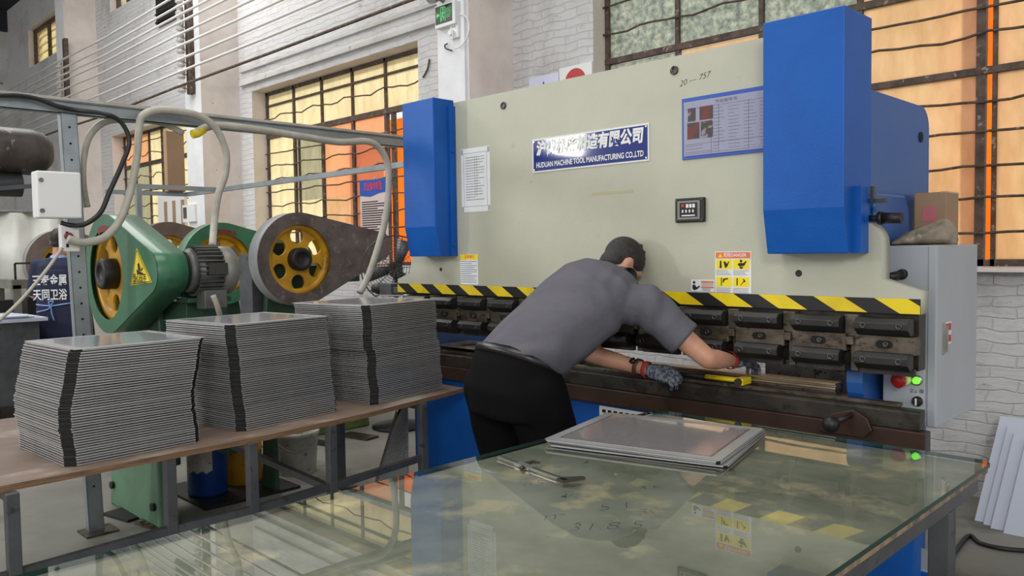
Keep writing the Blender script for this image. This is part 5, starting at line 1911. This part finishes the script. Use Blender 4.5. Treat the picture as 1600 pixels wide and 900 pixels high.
MB().box((xr2, 3.58, zr - .02), (xr, 3.62, zr + .02)).build('rail', M['galv'], fr)

# junction box and switch on the post
bx = MB().box((XB + .002, P(49, 300, x=XB).y, P(80, 342, x=XB).z), (XB + .09, 1.34, P(80, 270, x=XB).z))
jb = bx.build('junction_box', M['white'], bevel=.008)
tag(jb, 'white square junction box fixed to the steel post', 'junction box')
for u, v in ((64, 281), (66, 329)):
    q = P(u, v, x=XB + .09)
    MB().lathe((XB + .09, q.y, q.z), (1, 0, 0), [(0, .011), (.003, .011), (.003, .006), (.0005, .005)], 14).build('lid_screw', M['motorcap'], jb)
q0, q1 = P(95, 350, x=XB + .05), P(110, 393, x=XB + .05)
sw = MB().box((XB + .002, q0.y, q1.z), (XB + .05, 1.335, q0.z)).build('power_outlet', M['white'], bevel=.004)
tag(sw, 'white power outlet below the junction box on the steel post', 'socket')
g = MB()
for i in range(3):
    g.box((XB + .05, q0.y + .02, q1.z + .02 + .03 * i), (XB + .0515, q0.y + .032, q1.z + .038 + .03 * i))
g.build('socket_slot', M['hole'], sw)
q = P(107, 369, x=XB + .06)
MB().cyl((XB + .05, q.y, q.z), (XB + .075, q.y, q.z), .018, n=14).build('plug', M['redtable'], sw)


def cable(name, pts, r, m, label, cat, x=None, xs=None):
    pp_ = [P(u, v, x=(xs[i] if xs else x)) for i, (u, v) in enumerate(pts)]
    o = MB().tube(pp_, r, 8, 6).build(name, m)
    return tag(o, label, cat)


xo = XB + .10
cable('flexible_conduit', [(106, 373), (130, 379), (163, 371), (188, 343), (204, 297), (214, 245), (217, 205), (224, 180), (258, 172), (310, 181), (338, 202), (353, 238), (352, 272), (341, 305), (335, 345), (332, 385)], .020, M['conduit'], 'grey flexible conduit looping over the beam from the outlet to the motor', 'conduit', xs=[xo] * 14 + [XB + .12, XB + .25])
cable('flexible_conduit', [(136, 324), (130, 290), (130, 250), (140, 212), (165, 190), (205, 187), (250, 191), (286, 208)], .018, M['conduit'], 'grey flexible conduit hanging in a loop behind the steel post', 'conduit', x=XB - .075)
cable('flexible_conduit', [(304, 209), (335, 196), (400, 202), (470, 213), (530, 222), (575, 221), (596, 236), (607, 265), (606, 315), (598, 360), (578, 425), (562, 458)], .022, M['conduit'], 'grey flexible conduit running along the beam and dropping beside the blue cover', 'conduit', xs=[XB + .045] * 5 + [XB + .05] * 7)
o = MB().tube([P(300, 210, x=XB + .045), P(309, 208, x=XB + .045), P(318, 202, x=XB + .045)], .024, 10).build('yellow_tape', M['yellow'])
o.parent = bpy.data.objects['flexible_conduit.002']
o.location = ORG['yellow_tape'] - ORG['flexible_conduit.002']
cable('black_cable', [(-10, 149), (30, 149), (60, 155), (90, 166), (125, 173), (165, 178), (190, 192), (202, 222), (190, 258), (172, 298), (157, 332), (133, 350), (112, 352), (95, 348)], .012, M['cable'], 'thick black cable drooping from the beam to the junction box', 'cable', xs=[XB + .05] * 5 + [xo + .03] * 7 + [XB + .06, XB + .045])
cable('power_lead', [(97, 388), (78, 415), (58, 440), (30, 472), (0, 500), (-20, 520)], .008, M['conduit'], 'thin pale cord running down from the outlet to the lower edge of the red table', 'cord', xs=[XB + .055, XB + .1, XB + .1, XB + .1, XB + .1, XB + .1])
cable('pale_conduit', [(333, 462), (340, 480), (345, 500), (347, 520)], .014, M['conduit'], 'short pale conduit under the grey motor', 'conduit', xs=[-3.85, -3.86, -3.9, -3.95])

# old air tank high at the far left, on its stand
q = P(80, 240, x=-6.6)
tk = thing('air_tank', (-6.6, 1.3, 0), 'dark chipped air tank held on a high stand, cut by the picture edge', 'air tank')
r_ = .165
MB().lathe((-6.6, .7, q.z), (0, 1, 0), [(-.06, r_ * .5), (0, r_), (1.02, r_), (1.10, r_ * .86), (1.15, r_ * .55), (1.165, .001)], 28).build('tank', M['tank'], tk)
MB().cyl((-6.6, .7, q.z - .24), (-6.6, 1.65, q.z - .24), .085).build('lower_pipe', M['greysteel'], tk)
for y in (.8, 1.28):
    MB().box((-6.72, y - .02, 0), (-6.68, y + .02, q.z - .30)).build('leg', M['greysteel'], tk)
    MB().box((-6.52, y - .02, 0), (-6.48, y + .02, q.z - .30)).build('leg', M['greysteel'], tk)
    MB().box((-6.74, y - .03, q.z - .34), (-6.46, y + .03, q.z - .30)).box((-6.70, y - .02, q.z - .30), (-6.66, y + .02, q.z - .12)).box((-6.54, y - .02, q.z - .30), (-6.50, y + .02, q.z - .12)).build('saddle', M['steel_dark'], tk)
MB().bar((-6.5, .8, q.z - .36), (-6.5, 1.95, q.z - .22), .03).build('brace', M['greysteel'], tk)

# cardboard hanging at the rail, wall switch, poster, fan
xk = xr2 + .05
a, c = P(257, 205, x=xk), P(287, 290, x=xk)
o = MB().box((xk - .04, a.y, zr + .0205), (xk + .04, c.y, a.z)).build('cardboard_sheet', M['card'])
tag(o, 'brown cardboard box standing on the high rail in front of the far window', 'cardboard box')
b = MB().box((xk - .041, a.y + .01, zr + .022), (xk + .043, c.y - .02, zr + .03)).build('red_edge', M['redtable'], o)
a, c = P(286, 321, y=4.56), P(306, 346, y=4.56)
o = MB().box((a.x, 4.55, c.z), (c.x, 4.58, a.z)).build('switch_box', M['white'])
tag(o, 'white switch box with dark cover on the middle pillar', 'switch box')
MB().box((a.x + .03, 4.545, c.z + .05), (a.x + .13, 4.55, a.z - .03)).build('dark_cover', M['greysteel'], o)
a, c = P(562, 283, y=5.05), P(607, 390, y=5.05)
o = MB().box((a.x, 5.05, 1.32), (c.x, 5.058, a.z)).build('notice_poster', M['posterpale'])
tag(o, 'tall notice poster with blue heading hanging in front of the barred window', 'poster')
zt_ = a.z
MB().prism([(a.x, zt_), (c.x, zt_), (c.x, zt_ - .14), ((a.x * .3 + c.x * .7), zt_ - .15), ((a.x * .6 + c.x * .4), zt_ - .18), (a.x, zt_ - .16)], 'y', 5.048, 5.05).build('blue_heading', M['posterblue'], o)
text('poster_heading', '安全操作规程', .09, ((a.x + c.x) / 2, 5.048, zt_ - .075), (1, 0, 0), (0, 0, 1), mat('red_heading', (220, 60, 70), .5), o, bold=.001, width=(c.x - a.x) * .66, lift=.003)
g = MB()
lines(g, a.x + .03, c.x - .03, 1.36, zt_ - .22, 26, 5.05, .012, 77, .5)
g.build('print_lines', M['inkblack'], o)
MB().bar(((a.x + c.x) / 2, 5.054, zt_), ((a.x + c.x) / 2, 5.09, zt_ + .03), .012).build('hanging_strap', M['conduit'], o)

fc = P(618, 420, x=-5.25)
fan = thing('pedestal_fan', (fc.x, fc.y, 0), 'industrial fan with wire guard standing between the grey punch press and the blue machine', 'fan')
nrm = (V((0, 0, fc.z)) + V((1, -.75, .15)) - V((0, 0, fc.z))).normalized()
a_ = nrm.orthogonal().normalized()
c_ = nrm.cross(a_)
b = MB()
for k in range(1, 13):
    rad = .27 * k / 12
    dz = .05 * (1 - (k / 12) ** 2)
    ring = [fc + nrm * dz + (a_ * cos(2 * pi * i / 36) + c_ * sin(2 * pi * i / 36)) * rad for i in range(37)]
    b.tube(ring, .0022, 5, caps=False)
for k in range(10):
    a = 2 * pi * k / 10
    d_ = a_ * cos(a) + c_ * sin(a)
    b.tube([fc + nrm * .05, fc + nrm * .045 + d_ * .1, fc + nrm * .03 + d_ * .2, fc + d_ * .27, fc - nrm * .10 + d_ * .24], .003, 5)
b.tube([fc - nrm * .02 + (a_ * cos(2 * pi * i / 36) + c_ * sin(2 * pi * i / 36)) * .272 for i in range(37)], .006, 6, caps=False)
b.build('wire_guard', M['bolt'], fan)
b = MB()
for k in range(3):
    a = 2 * pi * k / 3 + .4
    d_ = a_ * cos(a) + c_ * sin(a)
    e_ = nrm.cross(d_)
    p_ = fc - nrm * .03
    b.add([p_ + d_ * .04 - e_ * .03, p_ + d_ * .04 + e_ * .03 - nrm * .02, p_ + d_ * .24 + e_ * .09 - nrm * .04, p_ + d_ * .25 - e_ * .03 + nrm * .01], [(0, 1, 2, 3)], True)
bl = b.build('fan_blade', M['greysteel'], fan)
bl.modifiers.new('t', 'SOLIDIFY').thickness = .004
MB().cyl(fc - nrm * .02, fc - nrm * .2, .06).build('motor', M['blackmatte'], fan)
MB().cyl((fc.x - nrm.x * .14, fc.y - nrm.y * .14, .03), fc - nrm * .14, .02).build('pole', M['greysteel'], fan)
MB().lathe((fc.x - nrm.x * .14, fc.y - nrm.y * .14, 0), (0, 0, 1), [(0, .22), (.02, .22), (.05, .05), (.06, .03)], 28).build('base', M['blackmatte'], fan)

# ================================================================== far left: curtain, machine, tables
o = MB()
o.v = []
R = []
for i in range(61):
    y = .2 + 3.4 * i / 60
    R.append([(-12.5 + .03 * sin(i * .9) + .015 * sin(i * 2.3), y, 0.02), (-12.5 + .03 * sin(i * .9 + .3), y, 2.05)])
b = MB()
b.rings(R, closed_ring=False, caps=False)
cur = thing('plastic_curtain', (-12.5, 1.9, 0), 'greyish plastic sheet curtain hung behind the person in the apron', 'curtain')
k = b.build('curtain_sheet', M['screen'], cur)
k.modifiers.new('t', 'SOLIDIFY').thickness = .006
MB().cyl((-12.5, .1, 2.07), (-12.5, 3.7, 2.07), .02).build('curtain_rail', M['galv'], cur)
for y in (.12, 3.68):
    MB().cyl((-12.5, y, 0), (-12.5, y, 2.07), .02).build('post', M['galv'], cur)

q = P(20, 478, z=.86)
rt = thing('red_table', (q.x, q.y - .3, 0), 'dark red table with pale top at the left picture edge', 'table')
MB().box((q.x - .5, q.y - .9, .84), (q.x, q.y, .87)).build('table_top', M['sheetwhite'], rt)
MB().box((q.x - .49, q.y - .88, .77), (q.x - .01, q.y - .01, .84)).build('apron_rail', M['redtable'], rt)
for x in (q.x - .46, q.x - .03):
    for y in (q.y - .85, q.y - .03):
        MB().box((x - .03, y - .03, 0), (x + .03, y + .03, .77)).build('leg', M['redtable'], rt)
q = P(75, 494, z=.90)
wt = thing('sheet_trolley', (q.x - .4, q.y - .3, 0), 'low trolley with white sheets in front of the person in the apron', 'trolley')
MB().box((q.x - .7, q.y - .75, .86), (q.x, q.y, .89)).build('trolley_top', M['sheetwhite'], wt)
MB().box((q.x - .62, q.y - .68, .10), (q.x - .06, q.y - .06, .86)).build('cabinet', M['greysteel'], wt)
MB().box((q.x - .66, q.y - .7, 0), (q.x - .04, q.y - .04, .10)).build('plinth', M['steel_dark'], wt)
for k in range(3):
    o = MB().box((q.x - .66 + .03 * k, q.y - .70 + .02 * k, .8905 + .0085 * k), (q.x - .06 + .02 * k, q.y - .05 - .05 * k, .898 + .0085 * k)).build('white_sheet', M['sheetwhite'])
    tag(o, ('lowest', 'middle', 'uppermost')[k] + ' white sheet lying on the low trolley near the person', 'sheet', 'white sheets on the trolley')
q = P(24, 432, x=-10.2)
gm = thing('grey_machine', (-10.2, q.y + .3, 0), 'pale grey machine frame with black box behind the red table', 'machine')
y0, y1 = q.y, q.y + .72
for y in (y0, y1):
    MB().box((-10.25, y - .04, 0), (-10.15, y + .04, 1.14)).build('post', M['motorcap'], gm)
    MB().box((-10.95, y - .04, 0), (-10.85, y + .04, 1.14)).build('post', M['motorcap'], gm)
MB().box((-10.95, y0 - .05, 1.10), (-10.15, y1 + .05, 1.2)).build('top_plate', M['motorcap'], gm)
MB().box((-10.8, y0 + .12, .5), (-10.25, y1 - .1, .98)).build('black_box', M['blackmatte'], gm)
MB().box((-10.95, y0, .46), (-10.15, y1, .5)).build('shelf', M['motorcap'], gm)
MB().box((-10.3, y0 - .28, .85), (-10.15, y0 - .04, .98)).build('side_bracket', M['blackmatte'], gm)
b = MB()
for y in (y0, y1):
    b.bar((-10.2, y, 1.2), (-10.2, y, 1.38), .02)
b.bar((-10.2, y0, 1.38), (-10.2, y1, 1.38), .02)
b.build('guard_rail', M['steel_dark'], gm)
q = P(262, 330, y=4.9)
o = MB().box((q.x - .5, 4.96, 1.3), (q.x + .45, 5.0, q.z + .25)).build('meter_board', M['white'])
tag(o, 'white meter board with wooden strips standing below the far window', 'board')
for k in (-.2, .1, .4):
    MB().box((q.x + k - .04, 4.945, 1.32), (q.x + k + .04, 4.96, q.z + .15)).build('wooden_strip', M['card'], o)
MB().box((q.x - .4, 4.97, 0), (q.x - .34, 5.0, 1.3)).build('leg', M['card'], o)
MB().box((q.x + .3, 4.97, 0), (q.x + .36, 5.0, 1.3)).build('leg', M['card'], o)

# ================================================================== under the bench
o = MB().lathe((-4.70, 2.10, .016), (0, 0, 1), [(0, .105), (.02, .115), (.42, .115), (.5, .1), (.54, .07), (.56, .07)], 28).build('plastic_drum', M['barrel'])
tag(o, 'blue plastic drum with torn white label under the bench', 'drum')
lb = []
for i in range(11):
    a = radians(-100 + 9 * i)
    lb.append([(-4.70 + .1162 * cos(a), 2.10 + .1162 * sin(a), .17 + .01 * sin(i * 2.1)), (-4.70 + .1162 * cos(a), 2.10 + .1162 * sin(a), .335 + .012 * sin(i * 1.7))])
MB().rings(lb, closed_ring=False, caps=False, smooth=True).build('torn_label', M['bucket'], o)
a = radians(-85)
MB().add([(-4.70 + .1172 * cos(a + t), 2.10 + .1172 * sin(a + t), .21 + z) for t, z in ((-.12, 0), (0, -.025), (.12, 0), (0, .025))], [(0, 1, 2, 3)]).build('red_mark', M['red'], o)
o = MB().lathe((-4.78, 2.36, .016), (0, 0, 1), [(0, .115), (.02, .123), (.2, .123), (.21, .128), (.22, .123), (.52, .123), (.53, .115)], 28).build('oil_drum', M['yellowdrum'])
tag(o, 'stained yellow drum in the shade under the bench', 'drum')
b = MB().prism([(-4.60, .0158), (-4.44, .0158), (-4.46, .53), (-4.56, .53)], 'y', 2.40, 2.43)
o = b.build('steel_plate', M['greendark'])
tag(o, 'dark green tapered steel plate standing by the yellow drum', 'plate')
bk_ = P(463, 737, z=0)
bc = MB()
bc.lathe((bk_.x, bk_.y, 0), (0, 0, 1), [(0, .001), (0, .125), (.005, .128), (.25, .148), (.255, .156), (.275, .156), (.28, .15), (.28, .143), (.27, .142), (.02, .12), (.02, .001)], 30, caps=False)
o = bc.build('bucket', M['bucket'])
tag(o, 'white paint-stained bucket on the floor under the bench', 'bucket')
pts = []
for i in range(13):
    a = pi * i / 12
    pts.append((bk_.x + .158 * cos(a) * .6 + .05, bk_.y - .158 * cos(a) * .75 - .03 * sin(a), .255 - .11 * sin(a)))
MB().tube([(bk_.x + .14 * cos(radians(-100 + 12.5 * i)) * (1 + .06 * sin(pi * i / 12)), bk_.y + .14 * sin(radians(-100 + 12.5 * i)) * (1 + .06 * sin(pi * i / 12)), .262 - .10 * sin(pi * i / 12)) for i in range(13)], .004, 6).build('bucket_handle', M['motorcap'], o)
for (u, v), (dx, dy), m, lab in (((197, 806), (.24, .13), 'blackmatte', 'black rubber mat on the floor before the pale green base'), ((252, 822), (.30, .12), 'steel_worn', 'ribbed wooden slat mat beside the pale green base'), ((560, 683), (.30, .14), 'steel_dark', 'dark steel plate on the floor beside the olive base'), ((505, 694), (.22, .1), 'steel_dark', 'thin dark steel scrap on the floor near the bucket')):
    q = P(u, v, z=0)
    b = MB()
    mx = Matrix.Translation(q) @ Matrix.Rotation(radians(12), 4, 'Z')
    b.cbox((0, 0, .008), (dx, dy, .015), mx)
    if m == 'steel_worn':
        for k in range(5):
            b.cbox((-dx / 2 + dx * (k + .5) / 5, 0, .019), (dx / 7, dy, .008), mx)
    o = b.build('mat_or_shade_sheet', M[m])
    tag(o, lab, 'mat')
o = MB().box((-5.05, 1.96, 0), (-4.42, 2.56, .0155)).build('mat_or_shade_sheet', M['blackmatte'])  # thin black sheet added to darken the shaded floor under the bench
tag(o, 'dark sheet added for the shade under the blue and yellow drums', 'mat')
# leaning ribbed sheet beside the press
yl = 2.93
qs = [P(u, v, y=yl) for u, v in ((588, 752), (636, 737), (635, 622), (622, 638))]
rs = thing('ribbed_sheet', ((qs[0].x + qs[1].x) / 2, yl, 0), 'ribbed metal sheet with bright edge leaning at the left end of the press', 'sheet')
zmin = min(q.z for q in qs)
b = MB().prism([(q.x, q.z - zmin) for q in qs], 'y', yl, yl + .012)
b.build('sheet', M['alu'], rs)
b = MB()
P0, P1, P2, P3 = [V((q.x, yl, q.z - zmin)) for q in qs]
for i in range(24):
    # slanting ribs clipped between the two side edges
    t = (i + .5) / 24
    l_ = P0.lerp(P3, t)
    tr_ = min(1, t + .16)
    r__ = P1.lerp(P2, tr_)
    b.bar(l_ + V((.006, -.004, 0)), r__ + V((-.002, -.004, 0)), .008, .008)
rb = b.build('ribbing', M['guardrim'], rs)
MB().bar(P0 + V((0, -.004, 0)), P3 + V((0, -.004, 0)), .014, .018).build('bright_edge', M['bright'], rs)

# ================================================================== right side: leaning sheets, pedal, cable
for k, (u, v, w, hgt, yo) in enumerate(((1524, 812, .95, .50, 0), (1533, 822, .95, .46, -.035), (1541, 831, .9, .44, -.075), (1562, 838, .9, .43, -.11))):
    q = P(u, v, z=0)
    yb_, x0 = 4.66 + yo, q.x
    th = .008
    z_ = hgt
    yt = yb_ + .34 * hgt / .5
    b = MB()
    b.add([(x0, yb_, 0), (x0 + w, yb_, 0), (x0 + w + .0, yt, z_), (x0 + .03, yt, z_), (x0, yb_ - th, .0), (x0 + w, yb_ - th, .0), (x0 + w, yt - th, z_ + .003), (x0 + .03, yt - th, z_ + .003)],
          [(0, 1, 2, 3), (7, 6, 5, 4), (0, 4, 5, 1), (1, 5, 6, 2), (2, 6, 7, 3), (3, 7, 4, 0)])
    o = b.build('white_sheet', M['sheetwhite'])
    tag(o, ('rearmost', 'second from the wall', 'third from the wall', 'frontmost')[k] + ' of the white sheets leaning on the brick wall', 'sheet', 'white sheets leaning on the wall')
pts = [P(u, v, z=.012) for u, v in ((1512, 838), (1530, 848), (1555, 855), (1585, 859), (1620, 861))]
o = MB().tube([(-1.15, 3.9, .012)] + pts, .011, 8, 6).build('floor_cable', M['cable'])
tag(o, 'black cable lying across the floor below the leaning white sheets', 'cable')
